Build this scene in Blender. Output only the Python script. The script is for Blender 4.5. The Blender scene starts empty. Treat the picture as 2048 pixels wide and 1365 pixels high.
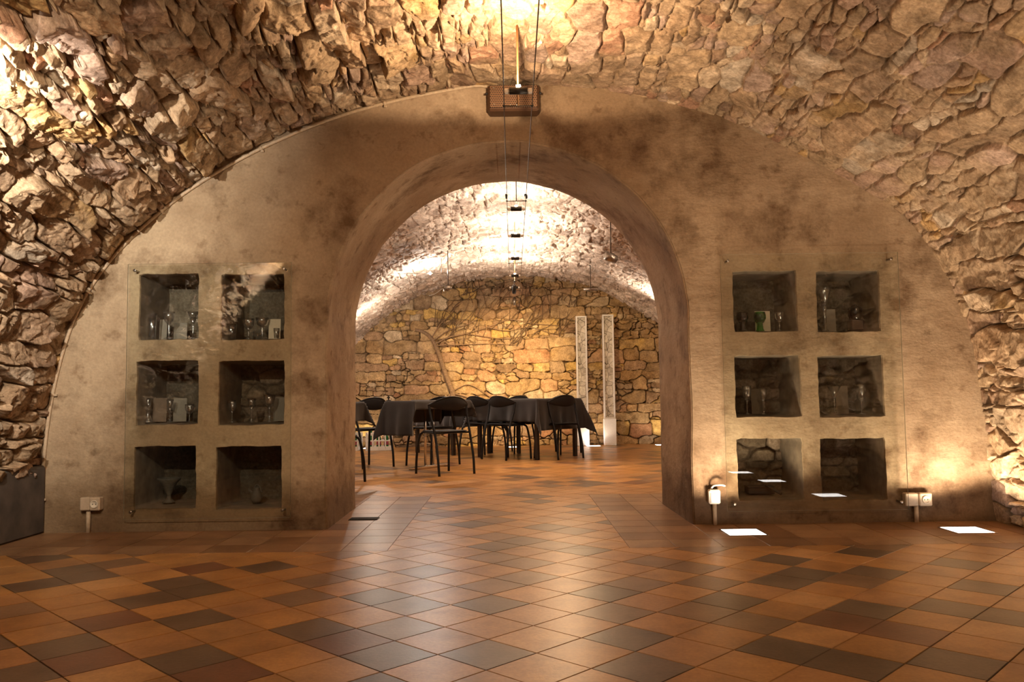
import bpy, math, random
import numpy as np
from mathutils import Vector, Matrix
from mathutils.geometry import tessellate_polygon

random.seed(7)
S = bpy.context.scene
COL = S.collection
PI = math.pi

# ------------------------------------------------------------------ camera
FPX, HX, HY = 1655.0, 1024.0, 792.0
pitch = math.atan((HY - 682.5) / FPX)
roll = math.radians(0.72)
F3 = np.array([0, math.cos(pitch), math.sin(pitch)])
U0 = np.array([0, -math.sin(pitch), math.cos(pitch)])
R0 = np.array([1.0, 0, 0])
R3 = R0 * math.cos(roll) - U0 * math.sin(roll)
U3 = R0 * math.sin(roll) + U0 * math.cos(roll)
EYE = np.array([0, 0, 0.8])
cam_d = bpy.data.cameras.new('camera')
cam_d.sensor_width = 36.0
cam_d.lens = FPX / 2048 * 36.0
cam_d.clip_start = 0.05
cam = bpy.data.objects.new('camera', cam_d)
COL.objects.link(cam)
M = Matrix(((R3[0], U3[0], -F3[0], EYE[0]), (R3[1], U3[1], -F3[1], EYE[1]), (R3[2], U3[2], -F3[2], EYE[2]), (0, 0, 0, 1)))
cam.matrix_world = M
S.camera = cam

# ------------------------------------------------------------------ view, world, lights
S.view_settings.view_transform = 'Standard'
S.view_settings.look = 'None'
S.view_settings.gamma = 1
S.view_settings.use_curve_mapping = False
S.view_settings.exposure = 0.2

W = bpy.data.worlds.new('world')
S.world = W
W.use_nodes = True
W.node_tree.nodes['Background'].inputs[0].default_value = (1.0, 0.72, 0.45, 1)
W.node_tree.nodes['Background'].inputs[1].default_value = 0.12

WARM = (1.0, 0.66, 0.37)
AMBER = (1.0, 0.71, 0.36)
NEUT = (1.0, 0.82, 0.60)
NEUT2 = (1.0, 0.85, 0.70)
WHITE = (1.0, 0.92, 0.82)


def lamp(name, kind, loc, power, color, aim=None, size=0.03, angle=60, blend=0.5):
    d = bpy.data.lights.new(name, kind)
    d.energy = power
    d.color = color
    if kind == 'AREA':
        d.shape = 'DISK'
        d.size = size
    else:
        d.shadow_soft_size = size
    if kind == 'SPOT':
        d.spot_size = math.radians(angle)
        d.spot_blend = blend
    o = bpy.data.objects.new(name, d)
    COL.objects.link(o)
    o.location = loc
    if aim is not None:
        o.rotation_euler = (Vector(aim) - Vector(loc)).to_track_quat('-Z', 'Y').to_euler()
    return o


# front room: lamps on the vault and the cables, plus an added unseen fill spot
lamp('light_front_lamp', 'SPOT', (0.03, 3.95, 2.35), 62, (1.0, .74, .48), aim=(0.03, 3.95, 3), size=0.012, angle=168, blend=0.12)
lamp('light_left_spot', 'SPOT', (-2.03, 2.75, 1.80), 170, WHITE, aim=(-2.75, 3.15, 2.15), size=0.012, angle=158, blend=0.35)
lamp('light_left_fill', 'SPOT', (-1.3, 1.4, 2.1), 165, NEUT, aim=(-2.8, 4.9, .95), size=0.03, angle=70, blend=0.9)  # unseen spot, added to brighten the left wall and lower vault
lamp('light_right_spot', 'SPOT', (1.4, 0.8, 2.15), 80, (1.0, .72, .45), aim=(2.4, 4.4, 1.6), size=0.03, angle=90, blend=0.8)
lamp('light_room_cable_a', 'POINT', (0.05, 1.6, 2.3), 8, NEUT, size=0.05)
lamp('light_room_cable_b', 'POINT', (0.05, -0.4, 2.3), 26, NEUT, size=0.05)
# back room cable lamps (they shine up at the vault)
for k, (ly, pw) in enumerate([(6.62, 62), (7.75, 34), (9.1, 50), (10.35, 62), (11.5, 45)]):
    lamp('light_cable_%d' % k, 'SPOT', (0.05, ly, 2.355), pw, NEUT2, aim=(0.05, ly, 3), size=0.02, angle=166, blend=0.2)
lamp('light_back_left', 'POINT', (-1.09, 10.9, 2.40), 45, WHITE, size=0.03)
lamp('light_back_right', 'SPOT', (1.70, 8.1, 1.95), 110, WHITE, aim=(2.0, 8.1, 2.6), size=0.03, angle=150, blend=.5)
lamp('light_back_left_near', 'POINT', (-1.85, 8.4, 1.95), 26, NEUT2, size=0.03)
lamp('light_fill_back_left', 'POINT', (-1.95, 11.7, 1.75), 22, NEUT2, size=0.03)  # added unseen lamp, brightens the left vault near the back wall
lamp('light_fill_back_right', 'SPOT', (1.90, 11.4, 1.85), 40, NEUT2, aim=(2.1, 11.3, 2.6), size=0.03, angle=150, blend=.5)  # unseen spot added to lift the right vault toward the back
lamp('light_back_wall_a', 'SPOT', (-0.15, 10.7, 2.20), 560, (1.0, .70, .34), aim=(-0.1, 13.4, 1.15), size=0.03, angle=54, blend=0.9)
lamp('light_back_wall_b', 'SPOT', (0.9, 11.3, 2.2), 45, AMBER, aim=(1.4, 13.4, 1.1), size=0.03, angle=95, blend=0.8)
lamp('light_back_floor', 'SPOT', (0.6, 9.5, 2.2), 150, WARM, aim=(0.3, 8.2, 0), size=0.03, angle=110, blend=0.9)
FLOORL = [(1.31, 4.80), (2.58, 4.78), (2.43, 3.69), (2.33, 2.6), (2.27, 1.78), (0.0, 12.95), (1.25, 12.98), (2.33, 13.0), (-2.25, 13.1)]
for k, (fx, fy) in enumerate(FLOORL):
    pw = (75 if k < 2 else 40) if fy < 6 else 14
    lamp('light_floor_%d' % k, 'SPOT', (fx, fy, 0.012), pw, (1.0, 0.78, 0.54) if fy < 6 else NEUT, aim=(fx, fy, 1), size=0.07, angle=142, blend=0.25)


# ------------------------------------------------------------------ helpers
def prop(o, label=None, cat=None, group=None, kind=None):
    if label: o['label'] = label
    if cat: o['category'] = cat
    if group: o['group'] = group
    if kind: o['kind'] = kind
    return o


def mk(name, verts, faces, mat, parent=None, smooth=True, mats=None, midx=None):
    me = bpy.data.meshes.new(name)
    me.from_pydata([tuple(v) for v in verts], [], [tuple(f) for f in faces])
    if mats:
        for m in mats: me.materials.append(m)
    elif mat: me.materials.append(mat)
    if midx is not None:
        me.polygons.foreach_set('material_index', midx)
    me.polygons.foreach_set('use_smooth', [smooth] * len(me.polygons))
    me.update()
    o = bpy.data.objects.new(name, me)
    COL.objects.link(o)
    if parent is not None: o.parent = parent
    return o


def empty(name, loc, rz=0):
    o = bpy.data.objects.new(name, None)
    o.empty_display_size = 0.1
    o.location = loc
    o.rotation_euler = (0, 0, rz)
    COL.objects.link(o)
    return o


def copy_tree(o, parent=None):
    c = o.copy()
    COL.objects.link(c)
    if parent is not None: c.parent = parent
    for ch in list(o.children):
        copy_tree(ch, c)
    return c


class MB:
    """collects shapes into one mesh"""
    def __init__(s): s.v = []; s.f = []; s.flat = []

    def add(s, v, f, flat=False):
        n = len(s.v)
        s.v += [tuple(map(float, p)) for p in v]
        s.f += [tuple(i + n for i in q) for q in f]
        s.flat += [flat] * len(f)
        return s

    def box(s, c, d, b=0.0, rz=0.0):
        """bevelled box: centre c, size d"""
        hx, hy, hz = d[0] / 2, d[1] / 2, d[2] / 2
        b = min(b, hx * .9, hy * .9, hz * .9)
        ca, sa = math.cos(rz), math.sin(rz)
        if b <= 0:
            vs = [(x, y, z) for x in (-hx, hx) for y in (-hy, hy) for z in (-hz, hz)]
            fs = [(0, 1, 3, 2), (4, 6, 7, 5), (0, 4, 5, 1), (2, 3, 7, 6), (0, 2, 6, 4), (1, 5, 7, 3)]
        else:
            vs = []; idx = {}
            for sx in (-1, 1):
                for sy in (-1, 1):
                    for sz in (-1, 1):
                        for a in range(3):
                            p = [sx * (hx - b), sy * (hy - b), sz * (hz - b)]
                            p[a] = (sx * hx, sy * hy, sz * hz)[a]
                            idx[(sx, sy, sz, a)] = len(vs); vs.append(tuple(p))
            fs = []
            for a in range(3):
                for sg in (-1, 1):
                    o1, o2 = [k for k in range(3) if k != a]
                    q = []
                    for (p1, p2) in ((-1, -1), (1, -1), (1, 1), (-1, 1)):
                        k = [0, 0, 0]; k[a] = sg; k[o1] = p1; k[o2] = p2
                        q.append(idx[(k[0], k[1], k[2], a)])
                    flip = (sg == 1) == (a == 1)
                    fs.append(tuple(q[::-1]) if flip else tuple(q))
            for a in range(3):
                o1, o2 = [k for k in range(3) if k != a]
                for p1 in (-1, 1):
                    for p2 in (-1, 1):
                        q = []
                        for sa_, ax in ((-1, o1), (1, o1), (1, o2), (-1, o2)):
                            k = [0, 0, 0]; k[a] = sa_; k[o1] = p1; k[o2] = p2
                            q.append(idx[(k[0], k[1], k[2], ax)])
                        fs.append(tuple(q))
            for sx in (-1, 1):
                for sy in (-1, 1):
                    for sz in (-1, 1):
                        fs.append((idx[(sx, sy, sz, 0)], idx[(sx, sy, sz, 1)], idx[(sx, sy, sz, 2)]))
        vs = [(c[0] + x * ca - y * sa, c[1] + x * sa + y * ca, c[2] + z) for x, y, z in vs]
        return s.add(vs, fs, True)

    def tube(s, pts, r, n=10, cap=True, closed=False):
        P = [Vector(p) for p in pts]
        m = len(P)
        rs = r if hasattr(r, '__len__') else [r] * m
        T = []
        for i in range(m):
            a = P[i - 1] if (i > 0 or closed) else P[i]
            b = P[(i + 1) % m] if (i < m - 1 or closed) else P[i]
            t = (b - a)
            T.append(t.normalized() if t.length > 1e-9 else Vector((0, 0, 1)))
        up = Vector((0, 0, 1)) if abs(T[0].z) < .9 else Vector((1, 0, 0))
        nrm = (up - T[0] * up.dot(T[0])).normalized()
        vs = []
        for i in range(m):
            nrm = (nrm - T[i] * nrm.dot(T[i])).normalized()
            bn = T[i].cross(nrm)
            for k in range(n):
                a = 2 * PI * k / n
                vs.append(P[i] + (nrm * math.cos(a) + bn * math.sin(a)) * rs[i])
        fs = []
        for i in range(m if closed else m - 1):
            j = (i + 1) % m
            for k in range(n):
                l = (k + 1) % n
                fs.append((i * n + k, i * n + l, j * n + l, j * n + k))
        if cap and not closed:
            fs.append(tuple(range(n))[::-1]); fs.append(tuple((m - 1) * n + k for k in range(n)))
        return s.add(vs, fs)

    def lathe(s, prof, n=28, c=(0, 0, 0)):
        vs = []; fs = []; m = len(prof)
        for (r, z) in prof:
            for k in range(n):
                a = 2 * PI * k / n
                vs.append((c[0] + r * math.cos(a), c[1] + r * math.sin(a), c[2] + z))
        for i in range(m - 1):
            for k in range(n):
                l = (k + 1) % n
                fs.append((i * n + k, i * n + l, (i + 1) * n + l, (i + 1) * n + k))
        fs.append(tuple(range(n))[::-1])
        fs.append(tuple((m - 1) * n + k for k in range(n)))
        return s.add(vs, fs)

    def build(s, name, mat, parent=None):
        o = mk(name, s.v, s.f, mat, parent)
        o.data.polygons.foreach_set('use_smooth', [not x for x in s.flat])
        return o


def spline(P, n=8):
    """Catmull-Rom through the points"""
    P = [np.array(p, float) for p in P]
    Q = [2 * P[0] - P[1]] + P + [2 * P[-1] - P[-2]]
    out = []
    for i in range(1, len(Q) - 2):
        for k in range(n):
            t = k / n
            out.append(0.5 * ((2 * Q[i]) + (-Q[i - 1] + Q[i + 1]) * t + (2 * Q[i - 1] - 5 * Q[i] + 4 * Q[i + 1] - Q[i + 2]) * t * t + (-Q[i - 1] + 3 * Q[i] - 3 * Q[i + 1] + Q[i + 2]) * t ** 3))
    out.append(P[-1])
    return out


# ---- numpy noise
def h2(ix, iy, seed):
    x = (ix.astype(np.int64) * 374761393 + iy.astype(np.int64) * 668265263 + seed * 1442695041) & 0xffffffff
    x = ((x ^ (x >> 13)) * 1274126177) & 0xffffffff
    x = ((x ^ (x >> 16)) * 2246822519) & 0xffffffff
    x = (x ^ (x >> 15)) & 0xffffffff
    return x.astype(np.float64) / 4294967296.0


def vnoise(x, y, seed=0):
    ix = np.floor(x); iy = np.floor(y)
    fx = x - ix; fy = y - iy
    fx = fx * fx * (3 - 2 * fx); fy = fy * fy * (3 - 2 * fy)
    ix = ix.astype(np.int64); iy = iy.astype(np.int64)
    a = h2(ix, iy, seed); b = h2(ix + 1, iy, seed); c = h2(ix, iy + 1, seed); d = h2(ix + 1, iy + 1, seed)
    return (a + (b - a) * fx) * (1 - fy) + (c + (d - c) * fx) * fy


def fbm(x, y, seed=0, o=4):
    s = 0; a = 1; t = 0
    for k in range(o):
        s = s + a * vnoise(x * 2 ** k, y * 2 ** k, seed + k * 17); t += a; a *= .5
    return s / t


def stones(U, V, su, sv, seed, jit=0.36, warp=0.03, p=3.0, merge=0.3):
    """irregular rubble: returns edge distance, ids (2 hash arrays), local coords"""
    U = U + warp * (fbm(U / .16, V / .16, seed + 50, 3) - .5) * 2
    V = V + warp * .7 * (fbm(U / .13, V / .13, seed + 80, 3) - .5) * 2
    a = U / su; b = V / sv
    # rows of changing height
    b = b + 0.35 * np.sin(b * 1.7 + 1.3 * np.sin(a * .4)) * .5
    j0 = np.floor(b).astype(np.int64)
    d1 = np.full(U.shape, 9e9); d2 = np.full(U.shape, 9e9)
    i1 = np.zeros(U.shape, np.int64); k1 = np.zeros(U.shape, np.int64)
    lx = np.zeros(U.shape); ly = np.zeros(U.shape)
    for dj in (-1, 0, 1):
        j = j0 + dj
        off = h2(j, j * 0 + 3, seed) * 1.0
        i0 = np.floor(a - off).astype(np.int64)
        for di in (-1, 0, 1):
            i = i0 + di
            cx = i + off + .5 + (h2(i, j, seed + 1) - .5) * 2 * jit
            cy = j + .5 + (h2(i, j, seed + 2) - .5) * 2 * jit * .75
            m = h2(i, j, seed + 5)
            # merge some neighbours into one long stone
            ii = np.where((m < merge), i - 1, i)
            dx = a - cx; dy = b - cy
            sz = 0.85 + .35 * h2(ii, j, seed + 9)
            d = ((np.abs(dx) / sz) ** p + (np.abs(dy)) ** p) ** (1 / p)
            same = (ii == i1) & (j == k1)
            closer = d < d1
            d2 = np.where(closer & ~same, d1, np.where(~closer & ~same & (d < d2), d, d2))
            i1n = np.where(closer, ii, i1); k1n = np.where(closer, j, k1)
            lx = np.where(closer, dx, lx); ly = np.where(closer, dy, ly)
            d1 = np.where(closer, d, d1); i1 = i1n; k1 = k1n
    return d2 - d1, i1, k1, lx, ly


def rubble(U, V, su, sv, seed, split=.3, **kw):
    ed, I, J, lx, ly = stones(U, V, su, sv, seed, **kw)
    kw2 = dict(kw); kw2['merge'] = .15
    e2, I2, J2, l2, m2 = stones(U, V, su * .5, sv * .52, seed + 700, **kw2)
    f = h2(I, J, seed + 77) < split
    ed = np.where(f, np.minimum(ed, e2 * .55 + .01), ed)
    I = np.where(f, I2 + 1000, I); J = np.where(f, J2 + 1000, J); lx = np.where(f, l2 * .6, lx); ly = np.where(f, m2 * .6, ly)
    return ed, I, J, lx, ly


def sstep(x, a, b):
    t = np.clip((x - a) / (b - a), 0, 1)
    return t * t * (3 - 2 * t)


def palette(I, J, seed, pal, wts):
    r = h2(I, J, seed + 31)
    cum = np.cumsum(wts) / np.sum(wts)
    idx = np.searchsorted(cum, r.ravel()).reshape(r.shape).clip(0, len(pal) - 1)
    c = np.array(pal)[idx]
    c = c * (0.78 + .44 * h2(I, J, seed + 37))[..., None]
    return c


def grid_mesh(name, P, Ccol, mat, smooth=True):
    """P: (n,m,3) vertices, Ccol: (n,m,3) stone colours"""
    n, m = P.shape[:2]
    me = bpy.data.meshes.new(name)
    nv = n * m
    idx = np.arange(nv).reshape(n, m)
    q = np.stack([idx[:-1, :-1], idx[:-1, 1:], idx[1:, 1:], idx[1:, :-1]], -1).reshape(-1, 4)
    nf = len(q)
    me.vertices.add(nv)
    me.vertices.foreach_set('co', P.reshape(-1).astype(np.float32))
    me.loops.add(nf * 4)
    me.loops.foreach_set('vertex_index', q.reshape(-1).astype(np.int32))
    me.polygons.add(nf)
    me.polygons.foreach_set('loop_start', np.arange(0, nf * 4, 4, dtype=np.int32))
    me.polygons.foreach_set('loop_total', np.full(nf, 4, dtype=np.int32))
    me.polygons.foreach_set('use_smooth', np.full(nf, smooth))
    me.update(calc_edges=True)
    at = me.color_attributes.new('Col', 'FLOAT_COLOR', 'POINT')
    c4 = np.ones((nv, 4), np.float32); c4[:, :3] = Ccol.reshape(-1, 3)
    at.data.foreach_set('color', c4.reshape(-1))
    me.materials.append(mat)
    o = bpy.data.objects.new(name, me)
    COL.objects.link(o)
    return o


# ------------------------------------------------------------------ materials
def nodes(name):
    m = bpy.data.materials.new(name); m.use_nodes = True
    nt = m.node_tree
    b = nt.nodes['Principled BSDF']
    return m, nt, b


def N(nt, typ, **kw):
    n = nt.nodes.new(typ)
    for k, v in kw.items():
        if k.startswith('_'): setattr(n, k[1:], v)
        else: n.inputs[k.replace('_', ' ')].default_value = v
    return n


def simple(name, col, rough=.5, metal=0.0, spec=.5, bump=0, bscale=60, var=0.0):
    m, nt, b = nodes(name)
    b.inputs['Roughness'].default_value = rough
    b.inputs['Metallic'].default_value = metal
    b.inputs['Specular IOR Level'].default_value = spec
    tc = N(nt, 'ShaderNodeTexCoord')
    nz = N(nt, 'ShaderNodeTexNoise', Scale=bscale, Detail=4.0)
    nt.links.new(tc.outputs['Object'], nz.inputs['Vector'])
    rp = N(nt, 'ShaderNodeValToRGB')
    k = var if var else .06
    rp.color_ramp.elements[0].position = .3; rp.color_ramp.elements[1].position = .7
    rp.color_ramp.elements[0].color = tuple(max(0, c * (1 - k)) for c in col) + (1,)
    rp.color_ramp.elements[1].color = tuple(min(1, c * (1 + k)) for c in col) + (1,)
    nt.links.new(nz.outputs[0], rp.inputs[0])
    nt.links.new(rp.outputs[0], b.inputs['Base Color'])
    if bump:
        bp = N(nt, 'ShaderNodeBump', Strength=bump, Distance=.003)
        nt.links.new(nz.outputs[0], bp.inputs['Height']); nt.links.new(bp.outputs[0], b.inputs['Normal'])
    return m


def mix_rgb(nt, mode, fac, a, b):
    n = nt.nodes.new('ShaderNodeMix'); n.data_type = 'RGBA'; n.blend_type = mode
    if isinstance(fac, float): n.inputs[0].default_value = fac
    else: nt.links.new(fac, n.inputs[0])
    for s_, v in ((6, a), (7, b)):
        if isinstance(v, tuple): n.inputs[s_].default_value = v
        else: nt.links.new(v, n.inputs[s_])
    return n.outputs[2]


def stone_mat(name, bstr=.6, gain=1.0):
    m, nt, b = nodes(name)
    at = N(nt, 'ShaderNodeAttribute', _attribute_name='Col')
    tc = N(nt, 'ShaderNodeTexCoord')
    n1 = N(nt, 'ShaderNodeTexNoise', Scale=9.0, Detail=8.0, Roughness=.65)
    n2 = N(nt, 'ShaderNodeTexNoise', Scale=55.0, Detail=6.0, Roughness=.7)
    n3 = N(nt, 'ShaderNodeTexNoise', Scale=26.0, Detail=5.0, Roughness=.6)
    for n in (n1, n2, n3): nt.links.new(tc.outputs['Object'], n.inputs['Vector'])
    r1 = N(nt, 'ShaderNodeValToRGB')
    e = r1.color_ramp.elements
    e[0].position = .3; e[0].color = (.52, .47, .42, 1); e[1].position = .68; e[1].color = (1.3, 1.3, 1.32, 1)
    nt.links.new(n1.outputs[0], r1.inputs[0])
    c = mix_rgb(nt, 'MULTIPLY', 1.0, at.outputs['Color'], r1.outputs[0])
    r2 = N(nt, 'ShaderNodeValToRGB')
    e = r2.color_ramp.elements
    e[0].position = .32; e[0].color = (.6, .56, .52, 1); e[1].position = .66; e[1].color = (1.22, 1.22, 1.22, 1)
    nt.links.new(n2.outputs[0], r2.inputs[0])
    c = mix_rgb(nt, 'MULTIPLY', 1.0, c, r2.outputs[0])
    nt.links.new(c, b.inputs['Base Color'])
    b.inputs['Roughness'].default_value = .85
    b.inputs['Specular IOR Level'].default_value = .25
    b1 = N(nt, 'ShaderNodeBump', Strength=bstr, Distance=.018)
    nt.links.new(n3.outputs[0], b1.inputs['Height'])
    b2 = N(nt, 'ShaderNodeBump', Strength=bstr, Distance=.008)
    nt.links.new(n2.outputs[0], b2.inputs['Height']); nt.links.new(b1.outputs[0], b2.inputs['Normal'])
    nt.links.new(b2.outputs[0], b.inputs['Normal'])
    return m


M_stone = stone_mat('rough_stone', .45)


def plaster_mat():
    m, nt, b = nodes('lime_plaster')
    tc = N(nt, 'ShaderNodeTexCoord')
    def nz(sc, det=5.0, ro=.55, vec=None):
        n = N(nt, 'ShaderNodeTexNoise', Scale=sc, Detail=det, Roughness=ro)
        nt.links.new(vec or tc.outputs['Object'], n.inputs['Vector'])
        return n.outputs[0]
    def ramp(src, p0, c0, p1, c1):
        r = N(nt, 'ShaderNodeValToRGB'); e = r.color_ramp.elements
        e[0].position = p0; e[0].color = c0 + (1,); e[1].position = p1; e[1].color = c1 + (1,)
        nt.links.new(src, r.inputs[0]); return r.outputs[0]
    base = ramp(nz(1.3, 6.0), .35, (.37, .26, .165), .66, (.56, .425, .285))
    st = ramp(nz(2.6, 7.0, .66), .50, (1, 1, 1), .68, (.36, .29, .235))
    st2 = ramp(nz(8.0, 4.0, .6), .58, (1, 1, 1), .70, (.5, .43, .37))
    fine = ramp(nz(60.0, 4.0, .6), .3, (.86, .86, .86), .7, (1.08, 1.08, 1.08))
    soot = ramp(nz(.85, 5.0, .6), .42, (1, 1, 1), .62, (.62, .56, .50))
    base = mix_rgb(nt, 'MULTIPLY', 1.0, base, soot)
    c = mix_rgb(nt, 'MULTIPLY', 1.0, base, st)
    c = mix_rgb(nt, 'MULTIPLY', .8, c, st2)
    c = mix_rgb(nt, 'MULTIPLY', 1.0, c, fine)
    # darker crumbling band low on the wall and pale render patch on the left
    sep = N(nt, 'ShaderNodeSeparateXYZ'); nt.links.new(tc.outputs['Object'], sep.inputs[0])
    ad = N(nt, 'ShaderNodeMath', _operation='MULTIPLY_ADD'); ad.inputs[1].default_value = -.35
    nt.links.new(nz(4.5, 6.0, .65), ad.inputs[0]); nt.links.new(sep.outputs[2], ad.inputs[2])
    low_dark = ramp(ad.outputs[0], 0.0, (.50, .44, .38), .16, (1, 1, 1))
    c = mix_rgb(nt, 'MULTIPLY', 1.0, c, low_dark)
    # warmer to yellowish tint left / pinkish right
    mr = N(nt, 'ShaderNodeMapRange'); mr.inputs[1].default_value = -1.6; mr.inputs[2].default_value = -.6
    nt.links.new(sep.outputs[0], mr.inputs[0])
    c = mix_rgb(nt, 'MIX', mr.outputs[0], mix_rgb(nt, 'MULTIPLY', 1.0, c, (1.05, 1.06, 1.02, 1)), c)
    nt.links.new(c, b.inputs['Base Color'])
    b.inputs['Roughness'].default_value = .8
    b.inputs['Specular IOR Level'].default_value = .25
    mp = N(nt, 'ShaderNodeMapping'); mp.inputs['Scale'].default_value = (1, 1, 2.0)
    nt.links.new(tc.outputs['Object'], mp.inputs[0])
    h1 = nz(5.0, 6.0, .6, mp.outputs[0]); h2_ = nz(45.0, 4.0, .6)
    bp = N(nt, 'ShaderNodeBump', Strength=.45, Distance=.03); nt.links.new(h1, bp.inputs['Height'])
    bq = N(nt, 'ShaderNodeBump', Strength=.5, Distance=.003); nt.links.new(h2_, bq.inputs['Height']); nt.links.new(bp.outputs[0], bq.inputs['Normal'])
    nt.links.new(bq.outputs[0], b.inputs['Normal'])
    return m


M_plaster = plaster_mat()
M_concrete = simple('dark_render', (.075, .055, .04), .9, var=.35, bscale=8, bump=.6)


def tile_mat():
    m, nt, b = nodes('clay_tile')
    at = N(nt, 'ShaderNodeAttribute', _attribute_name='Col')
    tc = N(nt, 'ShaderNodeTexCoord')
    n1 = N(nt, 'ShaderNodeTexNoise', Scale=4.5, Detail=5.0, Roughness=.6)
    n2 = N(nt, 'ShaderNodeTexNoise', Scale=70.0, Detail=4.0, Roughness=.6)
    n3 = N(nt, 'ShaderNodeTexNoise', Scale=260.0, Detail=2.0)
    for n in (n1, n2, n3): nt.links.new(tc.outputs['Object'], n.inputs['Vector'])
    r = N(nt, 'ShaderNodeValToRGB'); e = r.color_ramp.elements
    e[0].position = .34; e[0].color = (.62, .58, .55, 1); e[1].position = .6; e[1].color = (1.1, 1.1, 1.1, 1)
    nt.links.new(n1.outputs[0], r.inputs[0])
    c = mix_rgb(nt, 'MULTIPLY', .75, at.outputs['Color'], r.outputs[0])
    r = N(nt, 'ShaderNodeValToRGB'); e = r.color_ramp.elements
    e[0].position = .3; e[0].color = (.85, .83, .8, 1); e[1].position = .7; e[1].color = (1.1, 1.1, 1.1, 1)
    nt.links.new(n2.outputs[0], r.inputs[0])
    c = mix_rgb(nt, 'MULTIPLY', 1.0, c, r.outputs[0])
    nt.links.new(c, b.inputs['Base Color'])
    b.inputs['Roughness'].default_value = .33
    b.inputs['Specular IOR Level'].default_value = .30
    bp = N(nt, 'ShaderNodeBump', Strength=.35, Distance=.0015); nt.links.new(n2.outputs[0], bp.inputs['Height'])
    nt.links.new(bp.outputs[0], b.inputs['Normal'])
    return m


M_tile = tile_mat()
M_black = simple('black_tube', (.012, .011, .012), .35, .4)
M_plastic = simple('black_seat', (.018, .016, .016), .7, spec=.25)
M_chrome = simple('chrome', (.75, .72, .68), .18, 1.0)
M_steel = simple('brushed_steel', (.35, .31, .27), .3, 1.0)
M_dark = simple('dark_lamp_housing', (.04, .035, .03), .4, .6)
M_wire = simple('cable_wire', (.10, .075, .055), .4, .8)
M_white = simple('white_plastic', (.72, .66, .58), .4)
M_aged = simple('aged_plastic', (.50, .38, .26), .45)
M_paint = simple('white_frame_paint', (.78, .74, .70), .4)
M_card = simple('paper_card', (.72, .62, .48), .8)
M_card2 = simple('grey_card', (.22, .19, .15), .8)
M_pot = simple('fired_clay', (.10, .085, .065), .75, var=.2, bump=.3)
M_brownplate = simple('brown_paint', (.09, .042, .02), .45, .3)
M_rod = simple('copper_rod', (.5, .27, .12), .35, .7)
M_pipe = simple('painted_conduit', (.50, .37, .24), .55, var=.15)
M_bark = simple('dry_vine_bark', (.26, .16, .085), .85, var=.3, bump=.5, bscale=40)
M_twig = simple('dry_twig', (.13, .075, .035), .85, var=.2)
M_wood = simple('dark_wood', (.035, .022, .014), .5)
M_iron = simple('drain_iron', (.03, .022, .016), .6, .5)


def cloth_mat():
    m, nt, b = nodes('charcoal_cloth')
    tc = N(nt, 'ShaderNodeTexCoord')
    n = N(nt, 'ShaderNodeTexNoise', Scale=400.0, Detail=2.0); nt.links.new(tc.outputs['Object'], n.inputs['Vector'])
    r = N(nt, 'ShaderNodeValToRGB'); e = r.color_ramp.elements
    e[0].color = (.022, .019, .019, 1); e[1].color = (.038, .033, .032, 1)
    nt.links.new(n.outputs[0], r.inputs[0]); nt.links.new(r.outputs[0], b.inputs['Base Color'])
    b.inputs['Roughness'].default_value = .9
    b.inputs['Sheen Weight'].default_value = .25
    return m


M_cloth = cloth_mat()


def glass_mat(name, tint=(1, 1, 1), refl=1.0, ior=1.45, tr=.96, ro=0.0, power=4.0, edge=1.0):
    m = bpy.data.materials.new(name); m.use_nodes = True
    nt = m.node_tree; nt.nodes.clear()
    out = N(nt, 'ShaderNodeOutputMaterial')
    t = N(nt, 'ShaderNodeBsdfTransparent'); t.inputs[0].default_value = tuple(c * tr for c in tint) + (1,)
    g = N(nt, 'ShaderNodeBsdfGlossy'); g.inputs['Roughness'].default_value = ro; g.inputs[0].default_value = (refl, refl, refl, 1)
    f0 = ((ior - 1) / (ior + 1)) ** 2
    lw = N(nt, 'ShaderNodeLayerWeight', Blend=.5)
    pw = N(nt, 'ShaderNodeMath', _operation='POWER'); pw.inputs[1].default_value = power; nt.links.new(lw.outputs['Facing'], pw.inputs[0])
    ma = N(nt, 'ShaderNodeMath', _operation='MULTIPLY_ADD'); ma.inputs[1].default_value = 1 - f0; ma.inputs[2].default_value = f0; nt.links.new(pw.outputs[0], ma.inputs[0])
    if edge < 1:
        c = mix_rgb(nt, 'MIX', pw.outputs[0], tuple(q * tr for q in tint) + (1,), tuple(q * edge for q in tint) + (1,))
        nt.links.new(c, t.inputs[0])
    mx = N(nt, 'ShaderNodeMixShader')
    nt.links.new(ma.outputs[0], mx.inputs[0]); nt.links.new(t.outputs[0], mx.inputs[1]); nt.links.new(g.outputs[0], mx.inputs[2])
    nt.links.new(mx.outputs[0], out.inputs[0])
    return m


M_pane = glass_mat('pane_glass', (.985, 1.0, .985), 1.0, 1.5, .99)
M_paneedge = simple('pane_edge', (.30, .27, .19), .3)
M_glass = glass_mat('clear_glass', (1, 1, 1), 1.0, 2.3, .95, .20, 1.8, .85)
M_green = glass_mat('green_glass', (.16, .85, .10), 1.0, 1.7, .85, .05, 2.0, .6)
M_greenb = simple('green_bottle', (.02, .16, .05), .15)
M_pink = simple('pink_label', (.6, .12, .2), .5)
M_redglass = glass_mat('smoky_brown_glass', (.42, .24, .14), 1.0, 1.7, .6, .08, 2.0, .6)


def emit_mat(name, col, st):
    m = bpy.data.materials.new(name); m.use_nodes = True
    nt = m.node_tree; nt.nodes.clear()
    out = N(nt, 'ShaderNodeOutputMaterial')
    e = N(nt, 'ShaderNodeEmission'); e.inputs[0].default_value = col + (1,); e.inputs[1].default_value = st
    nt.links.new(e.outputs[0], out.inputs[0])
    return m


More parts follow.
